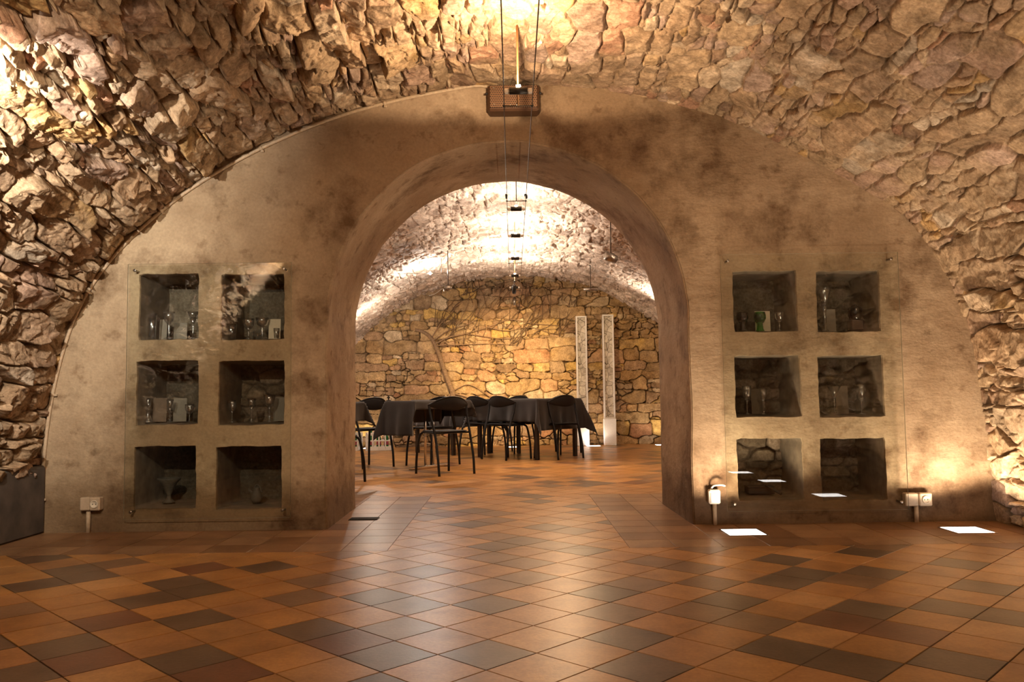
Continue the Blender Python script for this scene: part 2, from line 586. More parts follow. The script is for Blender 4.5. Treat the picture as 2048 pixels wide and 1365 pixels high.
M_floorglow = emit_mat('lit_floor_glass', (1.0, .93, .88), 9.0)
M_bulb = emit_mat('halogen_bulb', (1.0, .85, .65), 120.0)
M_bulbdim = emit_mat('halogen_bulb_soft', (1.0, .85, .65), 25.0)

# ------------------------------------------------------------------ vault profile
WALL_Y0, WALL_Y1, BACK_Y = 5.12, 6.10, 13.4
prof_pts = [(-2.93, 0), (-2.915, .3), (-2.885, .6), (-2.78, 1.12), (-2.6, 1.56), (-2.36, 1.86), (-1.94, 2.19), (-1.44, 2.46), (-1.0, 2.615), (-.5, 2.715), (0, 2.76),
            (.55, 2.73), (1.2, 2.58), (1.51, 2.46), (1.98, 2.21), (2.44, 1.91), (2.67, 1.61), (2.83, 1.2), (2.9, .74), (2.93, .3), (2.94, 0)]
pf = np.array(spline([(a, b, 0) for a, b in prof_pts], 24))[:, :2]
seg = np.r_[0, np.cumsum(np.linalg.norm(np.diff(pf, axis=0), axis=1))]
ARC = seg[-1]


def prof(s):
    x = np.interp(s, seg, pf[:, 0]); z = np.interp(s, seg, pf[:, 1])
    e = .03
    tx = np.interp(s + e, seg, pf[:, 0]) - np.interp(s - e, seg, pf[:, 0])
    tz = np.interp(s + e, seg, pf[:, 1]) - np.interp(s - e, seg, pf[:, 1])
    l = np.hypot(tx, tz) + 1e-9
    return x, z, tz / l, -tx / l      # inward normal


def vault_z(x):
    s = np.interp(x, pf[:, 0], seg)
    return float(np.interp(s, seg, pf[:, 1]))


PAL_F = [(.50, .36, .22), (.44, .30, .18), (.52, .40, .27), (.40, .27, .19), (.46, .33, .25), (.52, .34, .15), (.30, .20, .13), (.42, .24, .15), (.56, .46, .34)]
WT_F = [4, 4, 3, 3, 3, 2, 2, 1.5, 1.5]
MORT_F = np.array((.40, .285, .175))


def vault(name, y0, y1, res, su, sv, seed, amp, gap, pal, wts, mort, kind='front'):
    ns = int(ARC / res) + 1; ny = int((y1 - y0) / res) + 1
    s = np.linspace(0, ARC, ns); y = np.linspace(y0, y1, ny)
    Sg, Yg = np.meshgrid(s, y, indexing='ij')
    x, z, nx, nz = prof(Sg)
    back = kind == 'back'
    ed, I, J, lx, ly = rubble(Yg, Sg, su, sv, seed, split=.34, p=4.0, warp=.032, jit=.38, merge=.3)
    u = Sg / ARC                       # 0 left floor .. 1 right floor
    rough = np.clip(1.0 - .72 * sstep(u, .34, .56) + .5 * sstep(u, .74, .88), .28, 1.0) if not back else .55 + 0 * u
    r1 = h2(I, J, seed + 11)
    jn = fbm(Yg / .22, Sg / .22, seed + 60, 3)          # how open the joints are here
    face = sstep(ed, .01, .11)
    protr = r1 ** 1.3
    tilt = ((h2(I, J, seed + 12) - .5) * lx + (h2(I, J, seed + 13) - .5) * ly) * 2.2
    e2, I2, J2, l2, m2 = stones(Yg, Sg, su * .36, sv * .50, seed + 100, jit=.48, p=2.0, merge=0)
    e3, I3, J3, l3, m3 = stones(Yg, Sg, su * .15, sv * .22, seed + 130, jit=.48, p=2.0, merge=0)
    fac = ((h2(I2, J2, 5) - .5) * l2 + (h2(I2, J2, 6) - .5) * m2) * .75 + (h2(I2, J2, 7) - .5) * .30
    fac = fac + ((h2(I3, J3, 5) - .5) * l3 + (h2(I3, J3, 6) - .5) * m3) * .2 + (h2(I3, J3, 7) - .5) * .06
    nzf = fbm(Yg / .06, Sg / .045, seed + 200, 4) - .5
    big = fbm(Yg / .6, Sg / .6, seed + 300, 3) - .5
    h = face * (amp * rough * (.35 + protr + tilt * .8 + fac * .9)) + nzf * (.010 + .008 * rough) + big * .07
    h = h - gap * rough * (1 - sstep(ed, .0, .06)) * sstep(jn, .42, .56)
    h = h - amp * .5 * rough
    if not back:
        wallf = sstep(WALL_Y0 - Yg, .0, .22)
        h = np.where(h > 0, h * (.25 + .75 * wallf), h * (.5 + .5 * wallf))
    P = np.stack([x + nx * h, Yg, z + nz * h], -1)
    c = palette(I, J, seed, pal, wts)
    c = c * (.9 + .25 * (h2(I2, J2, 21) - .5))[..., None]
    mk_ = sstep(ed, .01, .07)[..., None]
    # mortar smeared over part of the stones
    dust = sstep(fbm(Yg / .3, Sg / .3, seed + 400, 5), .46, .62)[..., None] * (.72 if not back else .8)
    mc = mort * (.75 + .5 * fbm(Yg / .05, Sg / .05, seed + 500, 3))[..., None]
    deep = (sstep(jn, .42, .56) * (1 - sstep(ed, 0, .05)))[..., None]
    c = mc * (1 - mk_) + c * mk_
    c = c * (1 - dust) + mc * dust
    c = c * (1 - .35 * deep)
    o = grid_mesh(name, P, c, M_stone, smooth=True)
    return o


fv = vault('ceiling', 1.9, WALL_Y0 + .12, .0062, .27, .145, 3, .075, .05, PAL_F, WT_F, MORT_F)
prop(fv, kind='structure')
fv2 = vault('ceiling', -2.2, 1.91, .03, .27, .145, 3, .07, .04, PAL_F, WT_F, MORT_F)
prop(fv2, kind='structure')
PAL_B = [(.62, .50, .41), (.56, .45, .36), (.66, .54, .44), (.50, .39, .31), (.68, .57, .47)]
bv = vault('ceiling', WALL_Y1 - .12, BACK_Y + .1, .0115, .24, .12, 19, .055, .035, PAL_B, [3, 3, 3, 2, 2], np.array((.68, .57, .47)), 'back')
prop(bv, kind='structure')


def stone_wall(name, y, facing, res, su, sv, seed, amp, gap, pal, wts, mort):
    xs = np.arange(-3.06, 3.06, res); zs = np.arange(-.05, 2.86, res)
    X, Z = np.meshgrid(xs, zs, indexing='ij')
    ed, I, J, lx, ly = rubble(X, Z, su, sv, seed, split=.36, jit=.33, warp=.034, p=7.0, merge=.30)
    face = sstep(ed, .01, .07)
    jn = fbm(X / .3, Z / .3, seed + 60, 3)
    tilt = ((h2(I, J, seed + 12) - .5) * lx + (h2(I, J, seed + 13) - .5) * ly)
    h = face * amp * (.5 + .6 * h2(I, J, seed + 11) + tilt * .9)
    h = h + (fbm(X / .07, Z / .05, seed + 200, 4) - .5) * .02
    h = h - gap * (1 - sstep(ed, 0, .045)) * (.25 + .75 * sstep(jn, .38, .55))
    P = np.stack([X, y + facing * h, Z], -1)
    if facing > 0: P = P[::-1]
    c = palette(I, J, seed, pal, wts)
    mk_ = sstep(ed, .008, .045)[..., None]
    mc = mort * (.8 + .4 * fbm(X / .05, Z / .05, seed + 500, 3))[..., None]
    dust = sstep(fbm(X / .35, Z / .3, seed + 400, 5), .52, .66)[..., None] * .55
    deep = ((.25 + .75 * sstep(jn, .38, .55)) * (1 - sstep(ed, 0, .04)))[..., None]
    c = mc * (1 - mk_) + c * mk_
    c = c * (1 - dust) + np.array((.46, .33, .19)) * dust
    c = c * (1 - .5 * deep)
    if facing > 0: c = c[::-1]
    return grid_mesh(name, P, c, M_stone)


PAL_W = [(.46, .31, .15), (.40, .26, .12), (.52, .36, .18), (.36, .235, .13), (.54, .36, .12), (.44, .275, .15), (.29, .19, .105), (.56, .44, .28), (.42, .23, .12)]
bw = stone_wall('wall_back', BACK_Y, -1, .0085, .30, .17, 41, .05, .05, PAL_W, [4, 4, 4, 3, 2.5, 3, 2, 1.6, .8], np.array((.26, .17, .09)))
prop(bw, kind='structure')
ew = stone_wall('wall_front', -2.1, 1, .04, .30, .165, 43, .04, .03, PAL_F, WT_F, MORT_F)
prop(ew, kind='structure')

# ------------------------------------------------------------------ cross wall with arch and niches
AX, AZ, AR, AJ = -.025, 1.27, 1.122, 1.15


def arch_outline(r_off=0.0, seed=5, wob=.006, dx=0.0):
    pts = []
    n = 22
    for k in range(n):
        z = -.06 + (AZ + .06) * k / n
        pts.append((AX - (1.118 + r_off) + .018 * math.sin(z * 2.2) * 0, z))
    m = 72
    for k in range(m + 1):
        a = PI - PI * k / m
        pts.append((AX + (1.118 + r_off) * math.cos(a), AZ + (AR + .005 + r_off) * math.sin(a)))
    for k in range(n):
        z = AZ - (AZ + .06) * (k + 1) / n
        pts.append((AX + (1.118 + r_off), z))
    p = np.array(pts)
    q = np.arange(len(p)) * 1.0
    p[:, 0] += dx + (fbm(q * .22, q * 0 + seed, 1, 3) - .5) * wob * 3
    p[:, 1] += (fbm(q * .25, q * 0 + seed + 9, 2, 3) - .5) * wob * 2
    return p


def wob_rect(x0, x1, z0, z1, seed, n=16, w=.0035, cr=.005):
    """hand-cut niche outline, counter-clockwise"""
    P = []
    def edge(ax, az, bx, bz):
        for k in range(n):
            t = k / n
            P.append((ax + (bx - ax) * t, az + (bz - az) * t))
    edge(x0 + cr, z0, x1 - cr, z0); edge(x1, z0 + cr, x1, z1 - cr)
    edge(x1 - cr, z1, x0 + cr, z1); edge(x0, z1 - cr, x0, z0 + cr)
    p = np.array(P); q = np.arange(len(p)) * 1.0
    p[:, 0] += (fbm(q * .45, q * 0 + seed, 11, 3) - .5) * w * 3
    p[:, 1] += (fbm(q * .45, q * 0 + seed + 3, 12, 3) - .5) * w * 3
    return p


def at_y(px_, py_, Y):
    d = F3 * FPX + R3 * (px_ - 1024) + U3 * (682.5 - py_)
    return EYE + d * (Y / d[1])


NICHES = []
for (x0, x1) in ((277, 398), (441, 569)):
    for (z1, z0) in ((547, 681), (721, 852), (892, 1020)):
        dx = {547: (0, 0), 721: (-5, 0), 892: (-10, -5)}[z1]
        a = at_y(x0 + dx[0], z0, WALL_Y0); b = at_y(x1 + dx[1], z1, WALL_Y0)
        NICHES.append((a[0], b[0], a[2], b[2]))
for (x0, x1) in ((1468, 1592), (1635, 1757)):
    for (z1, z0) in ((541, 665), (710, 836), (876, 1002)):
        dx = {541: (0, 0), 710: (4, 8), 876: (9, 13)}[z1]
        a = at_y(x0 + dx[0], z0, WALL_Y0); b = at_y(x1 + dx[1], z1, WALL_Y0)
        NICHES.append((a[0], b[0], a[2], b[2]))
ND = .44

V = []; Fc = []; MI = []


def addv(arr):
    n = len(V); V.extend([tuple(map(float, p)) for p in arr]); return n


def strip(a, b, n, closed=False, mi=0, flip=False):
    for k in range(n if closed else n - 1):
        l = (k + 1) % n
        q = (a + k, a + l, b + l, b + k)
        Fc.append(q[::-1] if flip else q); MI.append(mi)


# intrados with a softly rounded arris
BV = .012
rings = []
loops = []
for t in np.linspace(0, PI / 2, 5):
    loops.append((BV * (1 - math.sin(t)), WALL_Y0 + BV * (1 - math.cos(t))))
for t in (.12, .25, .4, .55, .7, .85): loops.append((0.0, WALL_Y0 + t))
for t in np.linspace(PI / 2, 0, 5):
    loops.append((BV * (1 - math.sin(t)), WALL_Y1 - BV * (1 - math.cos(t))))
for i, (ro, yy) in enumerate(loops):
    # the opening narrows a touch toward the back
    o_ = arch_outline(ro, seed=5 + i * .03, dx=-.012 * (yy - WALL_Y0))
    rings.append(addv([(p[0], yy, p[1]) for p in o_])); nr = len(o_)
for a, b in zip(rings[:-1], rings[1:]): strip(a, b, nr)
# front and back faces
outer = []
for k in range(0, len(pf), 3):
    outer.append((pf[k, 0] * 1.035, pf[k, 1] * 1.035 if pf[k, 1] > 0 else -.06))
for yy, ring, front in ((WALL_Y0, rings[0], True), (WALL_Y1, rings[-1], False)):
    o_ = [(V[ring + k][0], V[ring + k][2]) for k in range(nr)]
    loop = [Vector((x, z, 0)) for x, z in outer] + [Vector((x, z, 0)) for x, z in o_[::-1]]
    holes = []
    idx = [None] * len(loop)
    base = addv([(x, yy, z) for x, z in outer])
    gid = list(range(base, base + len(outer))) + [ring + k for k in range(nr)][::-1]
    polys = [loop]
    if front:
        hole_ids = []
        for ni, (x0, x1, z0, z1) in enumerate(NICHES):
            p = wob_rect(x0, x1, z0, z1, ni * 7 + 1)
            hb = addv([(a, yy, c) for a, c in p])
            hole_ids.append((hb, len(p)))
            polys.append([Vector((a, c, 0)) for a, c in p][::-1])
            gid += list(range(hb, hb + len(p)))[::-1]
    for tri in tessellate_polygon(polys):
        q = tuple(gid[k] for k in tri)
        A, B, C_ = (np.array(V[k]) for k in q)
        nrm = np.cross(B - A, C_ - A)
        if np.linalg.norm(nrm) < 1e-12: continue
        if (nrm[1] > 0) == front: q = q[::-1]
        Fc.append(q); MI.append(0)
# niches
for ni, (hb, n) in enumerate(hole_ids):
    x0, x1, z0, z1 = NICHES[ni]
    fr = np.array(V[hb:hb + n])
    cx_, cz_ = fr[:, 0].mean(), fr[:, 2].mean()
    prev = hb
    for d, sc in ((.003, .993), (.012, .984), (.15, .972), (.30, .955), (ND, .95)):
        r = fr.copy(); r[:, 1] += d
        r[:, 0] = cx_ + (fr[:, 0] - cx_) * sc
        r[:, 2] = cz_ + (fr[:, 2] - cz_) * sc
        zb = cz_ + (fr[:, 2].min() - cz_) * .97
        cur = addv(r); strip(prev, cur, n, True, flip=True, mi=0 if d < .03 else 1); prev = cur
wm = mk('wall_middle', V, Fc, None, smooth=True, mats=[M_plaster, simple('shaded_niche_render', (.17, .125, .085), .9, var=.3, bscale=12, bump=.7)], midx=MI)  # niche insides: dusty render, missing light also put into the darker colour
wm.data.polygons.foreach_set('use_smooth', [len(f) == 4 for f in Fc])
prop(wm, kind='structure')
# niche backs: rubble or smooth render, a piece of wall each
for ni, (x0, x1, z0, z1) in enumerate(NICHES):
    res = .008
    xs = np.arange(x0 - .01, x1 + .02, res); zs = np.arange(z0 - .01, z1 + .02, res)
    X, Z = np.meshgrid(xs, zs, indexing='ij')
    sm = ni in (0, 1, 2, 3, 5, 6, 9)
    ed, I, J, lx, ly = stones(X, Z, .17, .075, 70 + ni, jit=.35, p=3)
    h = sstep(ed, .02, .2) * (.035 if not sm else .004) * (.5 + h2(I, J, 3)) + (fbm(X / .05, Z / .04, ni, 3) - .5) * .012
    P = np.stack([X, WALL_Y0 + ND - .012 - h, Z], -1)
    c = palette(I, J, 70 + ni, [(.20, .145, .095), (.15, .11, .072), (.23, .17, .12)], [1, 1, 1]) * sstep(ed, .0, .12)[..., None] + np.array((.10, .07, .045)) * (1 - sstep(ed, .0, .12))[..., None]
    if sm: c = c * 0 + np.array((.17, .14, .10) if ni in (0, 3, 6, 9) else (.10, .08, .055))  # lower backs darker than the top row, shade put into the colour
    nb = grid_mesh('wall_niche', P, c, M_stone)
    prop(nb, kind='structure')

# ------------------------------------------------------------------ floor
TP = .2175
ang = math.radians(45.6)
TU = np.array([math.cos(ang), math.sin(ang)]); TV = np.array([math.cos(ang + PI / 2), math.sin(ang + PI / 2)])
TO = np.array([-.243, 2.629])


def at_floor(px_, py_):
    d = F3 * FPX + R3 * (px_ - 1024) + U3 * (682.5 - py_)
    return (EYE + d * (-.8 / d[2]))[:2]


dark = {}
def note(lst, ox, oy, sc):
    for x, y, k in lst:
        g = at_floor(ox + x * sc, oy + y * sc) - TO
        dark[(int(math.floor(g @ TU / TP)), int(math.floor(g @ TV / TP)))] = k


note([(270, 115, 'M'), (410, 235, 'D'), (560, 285, 'M'), (985, 275, 'D'), (1160, 135, 'M'), (980, 180, 'M'), (680, 105, 'M'), (1040, 60, 'M'), (1540, 220, 'D'), (1690, 170, 'M'),
      (1620, 320, 'M'), (1690, 450, 'D'), (1780, 590, 'D'), (960, 540, 'D'), (460, 540, 'D'), (540, 400, 'M'), (250, 470, 'R'), (110, 400, 'D'), (1200, 60, 'M'), (1980, 160, 'R'),
      (1960, 290, 'R'), (60, 150, 'M'), (330, 665, 'D'), (300, 20, 'M'), (1800, 60, 'M')], 600, 1100, .390625)
note([(340, 210, 'D'), (480, 270, 'D'), (750, 240, 'M'), (250, 365, 'D'), (430, 340, 'D'), (1230, 270, 'R'), (1600, 270, 'D'), (1060, 345, 'D'), (1200, 410, 'D'), (880, 465, 'D'), (660, 580, 'R'),
      (1160, 575, 'D'), (150, 510, 'M'), (1760, 450, 'M'), (1790, 640, 'D'), (2000, 720, 'R'), (370, 730, 'D'), (530, 830, 'R'), (1110, 790, 'D'), (1270, 880, 'R'), (15, 700, 'D'), (1990, 230, 'M'), (270, 940, 'D')], 0, 1040, .3418)
note([(430, 160, 'M'), (720, 215, 'D'), (800, 290, 'D'), (700, 340, 'D'), (1130, 160, 'D'), (1230, 280, 'D'), (1600, 250, 'D'), (1780, 365, 'D'), (250, 350, 'M'), (430, 430, 'D'), (260, 510, 'M'),
      (600, 560, 'M'), (1180, 480, 'D'), (1000, 560, 'R'), (1430, 615, 'R'), (1650, 485, 'D'), (1960, 500, 'D'), (800, 690, 'D'), (1140, 780, 'D'), (1750, 760, 'D'), (90, 810, 'D'), (1250, 340, 'M'), (330, 250, 'M')], 1300, 1040, .3652)

LIGHT = [(.46, .235, .075), (.48, .25, .085), (.44, .22, .07), (.50, .275, .105), (.43, .22, .085)]
DRK = {'D': (.15, .095, .058), 'M': (.24, .14, .075), 'R': (.20, .085, .042)}


def clip(poly, reg):
    x0, x1, y0, y1 = reg
    for ax, lim, sg in ((0, x0, 1), (0, x1, -1), (1, y0, 1), (1, y1, -1)):
        out = []
        for k in range(len(poly)):
            a, b = poly[k], poly[(k + 1) % len(poly)]
            da, db = (a[ax] - lim) * sg, (b[ax] - lim) * sg
            if da >= 0: out.append(a)
            if (da >= 0) != (db >= 0):
                t = da / (da - db); out.append((a[0] + (b[0] - a[0]) * t, a[1] + (b[1] - a[1]) * t))
        poly = out
        if len(poly) < 3: return []
    return poly


fv_, ff_, fc_ = [], [], []
YA, YB, XA, XB = 4.38, 6.72, -.665, .60
def put(poly, col):
    if len(poly) < 3: return
    n = len(fv_); c = np.mean(poly, axis=0)
    # tile with a tiny arris
    for p in poly:
        fv_.append((p[0], p[1], -.0022))
    for p in poly:
        d = np.array(p) - c; l = np.linalg.norm(d) + 1e-9
        q = c + d * max(0, 1 - .0022 / l); fv_.append((q[0], q[1], 0.0))
    m = len(poly)
    ff_.append(tuple(n + m + k for k in range(m))); fc_.append(col)
    for k in range(m):
        l = (k + 1) % m
        ff_.append((n + k, n + l, n + m + l, n + m + k)); fc_.append(tuple(x * .85 for x in col))


rg = random.Random(12)
for i in range(-70, 75):
    for j in range(-70, 75):
        o = TO + TU * TP * i + TV * TP * j
        ctr = o + (TU + TV) * TP / 2
        if abs(ctr[0]) > 3.4 or ctr[1] < -2.3 or ctr[1] > 13.7: continue
        g = .0014
        q = [tuple(o + TU * g + TV * g), tuple(o + TU * (TP - g) + TV * g), tuple(o + TU * (TP - g) + TV * (TP - g)), tuple(o + TU * g + TV * (TP - g))]
        k = dark.get((i, j))
        rr = rg.random()
        seen = ctr[1] < 4.3 and ctr[1] > 2.3
        if k is None and not seen:
            pr = .26 if ctr[1] < 7 else .2
            if rr < pr * .45: k = 'D'
            elif rr < pr: k = 'M'
            elif rr < pr * 1.15: k = 'R'
        col = DRK[k] if k else rg.choice(LIGHT)
        s_ = rg.uniform(.88, 1.08); col = tuple(c * s_ for c in col)
        for reg in ((-3.1, 3.1, -2.2, YA), (-3.1, 3.1, YB, 13.6), (XA, XB, YA, YB)):
            put(clip(q, reg), col)
# straight border tiles round the foot of the cross wall
for (x0, x1) in ((-3.1, XA), (XB, 3.1)):
    sg = -1 if x1 < 0 else 1
    xin = XA if sg < 0 else XB
    yy = YA; rown = 0
    while yy < YB - .01:
        hgt = min(.234, YB - yy)
        for k in range(14):
            a = xin + sg * (k * .245 + 0 * rown); b = a + sg * .245
            a, b = min(a, b), max(a, b)
            c = rg.choice([(.25, .135, .065), (.29, .16, .08), (.22, .115, .055), (.32, .19, .10)])
            s_ = rg.uniform(.88, 1.12)
            put(clip([(a + .0012, yy + .0012), (b - .0012, yy + .0012), (b - .0012, yy + hgt - .0012), (a + .0012, yy + hgt - .0012)], (-3.1, 3.1, YA, YB)), tuple(q_ * s_ for q_ in c))
        yy += hgt; rown += 1
nb_ = len(fv_)
fv_ += [(-3.4, -2.4, -.004), (3.4, -2.4, -.004), (3.4, 13.8, -.004), (-3.4, 13.8, -.004)]
ff_.append((nb_, nb_ + 1, nb_ + 2, nb_ + 3)); fc_.append((.20, .115, .06))
fl = mk('floor', fv_, ff_, M_tile, smooth=False)
ca = fl.data.color_attributes.new('Col', 'FLOAT_COLOR', 'CORNER')
buf = []
for f_, c in zip(ff_, fc_):
    buf += [c[0], c[1], c[2], 1.0] * len(f_)
ca.data.foreach_set('color', buf)
prop(fl, kind='structure')

# low rendered plinth at the foot of the left wall
b_ = MB(); b_.box((-2.945, 3.35, .205), (.16, 3.52, .41), .012)
pl = b_.build('trim_1', M_concrete); prop(pl, kind='structure')

#=OBJECTS=

# ------------------------------------------------------------------ chairs
def make_chair():
    root = empty('metal_chair', (0, 0, 0))
    for sx in (-1, 1):
        m = MB(); m.tube(spline([(sx * .215, -.235, 0), (sx * .218, -.215, .18), (sx * .215, -.165, .40), (sx * .225, -.105, .58), (sx * .232, -.075, .715)], 6), .0128)
        m.build('leg', M_black, root)
        m = MB(); m.tube(spline([(sx * .205, .225, 0), (sx * .20, .215, .2), (sx * .185, .185, .38), (sx * .17, .155, .425), (sx * .165, .11, .433)], 6), .0128)
        m.build('leg', M_black, root)
    m = MB()
    rail = [(-.205, -.15, .428), (-.17, .15, .432), (.17, .15, .432), (.205, -.15, .428)]
    m.tube(spline([rail[0], (-.195, .0, .43), rail[1]], 4), .009)
    m.tube(spline([rail[3], (.195, .0, .43), rail[2]], 4), .009)
    m.tube([rail[0], rail[3]], .009); m.tube([(-.168, .13, .432), (.168, .13, .432)], .009)
    m.build('seat_frame', M_black, root)
    # seat: a soft pad with rounded corners, slightly dished
    n = 16; vs = []; fs = []
    for side in (0, 1):
        for i in range(n + 1):
            for j in range(n + 1):
                u = i / n * 2 - 1; v = j / n * 2 - 1
                k = 1 - .14 * (u * u * v * v)
                x = .195 * u * k * (1 - .06 * v); y = .19 * v * k + .0
                edge = max(abs(u), abs(v)) ** 6
                z = (.456 - .010 * (1 - u * u) * (1 - v * v) - .010 * edge) if side else (.438 + .003 * edge)
                vs.append((x, y, z))
    q = (n + 1) ** 2
    for i in range(n):
        for j in range(n):
            a = i * (n + 1) + j
            fs.append((a, a + 1, a + n + 2, a + n + 1)); fs.append((q + a, q + a + n + 1, q + a + n + 2, q + a + 1))
    ring = [i * (n + 1) for i in range(n + 1)] + [n * (n + 1) + j for j in range(1, n + 1)] + [i * (n + 1) + n for i in range(n - 1, -1, -1)] + [j for j in range(n - 1, 0, -1)]
    for k in range(len(ring)):
        a, b = ring[k], ring[(k + 1) % len(ring)]
        fs.append((a, b, q + b, q + a))
    mk('seat', vs, fs, M_plastic, root)
    # crescent backrest, curved in plan
    vs = []; fs = []; n = 28; m_ = 6
    def bp(u, t, o):
        x = .243 * u; y = -.165 + .095 * u * u
        zt = .795 - .085 * abs(u) ** 2.2; zb = .655 + .05 * abs(u) ** 2.0
        z = zb + (zt - zb) * t
        y += -.012 * math.sin(t * PI) + (t - .5) * -.02 + o
        return (x, y, z)
    for o in (-.005, .005):
        for i in range(n + 1):
            for j in range(m_ + 1):
                vs.append(bp(i / n * 2 - 1, j / m_, o))
    q = (n + 1) * (m_ + 1)
    for i in range(n):
        for j in range(m_):
            a = i * (m_ + 1) + j
            fs.append((a, a + 1, a + m_ + 2, a + m_ + 1)); fs.append((q + a, q + a + m_ + 1, q + a + m_ + 2, q + a + 1))
        a = i * (m_ + 1); fs.append((a, a + m_ + 1, q + a + m_ + 1, q + a))
        a = i * (m_ + 1) + m_; fs.append((a + m_ + 1, a, q + a, q + a + m_ + 1))
    for j in range(m_):
        fs.append((j + 1, j, q + j, q + j + 1)); a = n * (m_ + 1) + j; fs.append((a, a + 1, q + a + 1, q + a))
    bk = mk('backrest', vs, fs, M_plastic, root)
    m = MB(); m.tube([bp(i / 28 * 2 - 1, 1, 0) for i in range(29)], .0095); m.build('top_rail', M_black, bk)
    return root


def face(dx, dy):
    return math.atan2(dy, dx) - PI / 2


CH = [((-.72, 8.67), (-.62, .79), 'black metal chair with crescent back, standing alone in front of chrome table leg'),
      ((-1.66, 7.76), (1, -.1), 'black chair mostly hidden behind the left arch jamb, one leg showing'),
      ((-1.70, 9.62), (-.72, .69), 'black metal chair beside left jamb, its curved back between two tablecloths'),
      ((-.08, 10.58), (.70, .71), 'black metal chair at the middle of the long draped table, back toward viewer'),
      ((.57, 10.60), (-.64, .77), 'rightmost black metal chair, tucked at draped table corner near the white columns'),
      ((-.40, 11.02), (.70, .71), 'black chair half hidden between the front chair and the middle chair'),
      ((-.95, 9.78), (-.64, -.77), 'black chair pushed under the left draped table, only its legs showing'),
      ((.62, 11.48), (-.64, -.77), 'black chair behind the rightmost draped table, facing the viewer'),
      ((.0, 11.78), (-.64, -.77), 'black chair behind the draped tables, seen through the legs of middle chair')]
proto = make_chair()
for k, ((x, y), (dx, dy), lb) in enumerate(CH):
    o = proto if k == 0 else copy_tree(proto)
    o.location = (x, y, 0.0); o.rotation_euler = (0, 0, face(dx, dy))
    prop(o, lb, 'chair', 'black chairs around the draped tables')


# ------------------------------------------------------------------ tables and cloths
def cloth(name, Np, d, ld, ln, ov, label, seed=1):
    """draped cloth; ov = overhang (d-, d+, n-, n+)"""
    d = np.array(d) / np.linalg.norm(d); n_ = np.array([-d[1], d[0]])
    st = .022
    us = np.linspace(-ov[0], ld + ov[1], int((ld + ov[0] + ov[1]) / st) + 1)
    vs_ = np.linspace(-ov[2], ln + ov[3], int((ln + ov[2] + ov[3]) / st) + 1)
    Uu, Vv = np.meshgrid(us, vs_, indexing='ij')
    pu = np.clip(Uu, 0, ld); pv = np.clip(Vv, 0, ln)
    eu = Uu - pu; ev = Vv - pv; E = np.hypot(eu, ev) + 1e-9
    nu = eu / E; nv = ev / E
    k = 2 * np.abs(eu * ev) / E ** 2
    s = pu + pv + .6 * np.arctan2(ev, eu)
    per = pu * np.abs(nv) + pv * np.abs(nu)
    rip = np.sin(per * 21 + seed) * .5 + np.sin(per * 37 + 2 * seed) * .3 + (fbm(Uu / .25, Vv / .25, seed, 3) - .5) * 2
    out = .010 + E * (.05 + .30 * k ** 1.5) + rip * .028 * np.clip(E / .3, 0, 1.3) + .02 * np.clip(E / .02, 0, 1) * 0
    out = np.where(E < 1e-6, 0, out * np.clip(E / .015, 0, 1))
    drop = np.maximum(E - .008, 0)
    drop = drop * (1 - .06 * k)
    Z = .757 - drop + np.where(E < 1e-6, (fbm(Uu / .2, Vv / .2, seed + 5, 2) - .5) * .003, 0)
    Z = np.maximum(Z, .03)
    a = pu + nu * out; b = pv + nv * out
    P = np.stack([Np[0] + d[0] * a + n_[0] * b, Np[1] + d[1] * a + n_[1] * b, Z], -1)
    nn, mm = P.shape[:2]
    idx = np.arange(nn * mm).reshape(nn, mm)
    q = np.stack([idx[:-1, :-1], idx[1:, :-1], idx[1:, 1:], idx[:-1, 1:]], -1).reshape(-1, 4)
    o = mk('tablecloth', P.reshape(-1, 3), q.tolist(), M_cloth)
    md = o.modifiers.new('thickness', 'SOLIDIFY'); md.thickness = .003; md.offset = 0
    prop(o, label, 'tablecloth', 'charcoal tablecloths')
    return o


def table(Np, d, ld, ln, kind, label):
    d = np.array(d) / np.linalg.norm(d); n_ = np.array([-d[1], d[0]])
    c = np.array(Np) + d * ld / 2 + n_ * ln / 2
    root = empty('dining_table', (c[0], c[1], 0), math.atan2(d[1], d[0]))
    m = MB(); m.box((0, 0, .735), (ld - .006, ln - .006, .03), .004); m.build('tabletop', M_wood, root)
    if kind == 'wood':
        for sx in (-1, 1):
            for sy in (-1, 1):
                m = MB()
                x, y = sx * (ld / 2 - .06), sy * (ln / 2 - .06)
                for k in range(1): m.box((x, y, .36), (.048, .048, .72), .004)
                m.build('leg', M_wood, root)
        for sy in (-1, 1):
            m = MB(); m.box((0, sy * (ln / 2 - .06), .68), (ld - .17, .02, .07)); m.build('apron', M_wood, root)
    else:
        for sy in (-1, 1):
            y = sy * (ln / 2 - .12)
            if ln < .5: y = 0
            if ln < .5 and sy > 0: continue
            m = MB(); m.tube([(-.07, y, .02), (-.07, y, .72)], .014, 14); m.tube([(.07, y, .02), (.07, y, .72)], .014, 14); m.build('post', M_chrome, root)
            m = MB(); m.box((0, y, .018), (.66, .045, .03), .008); m.build('foot_bar', M_chrome, root)
    prop(root, label, 'table', 'tables under charcoal cloths')
    return root


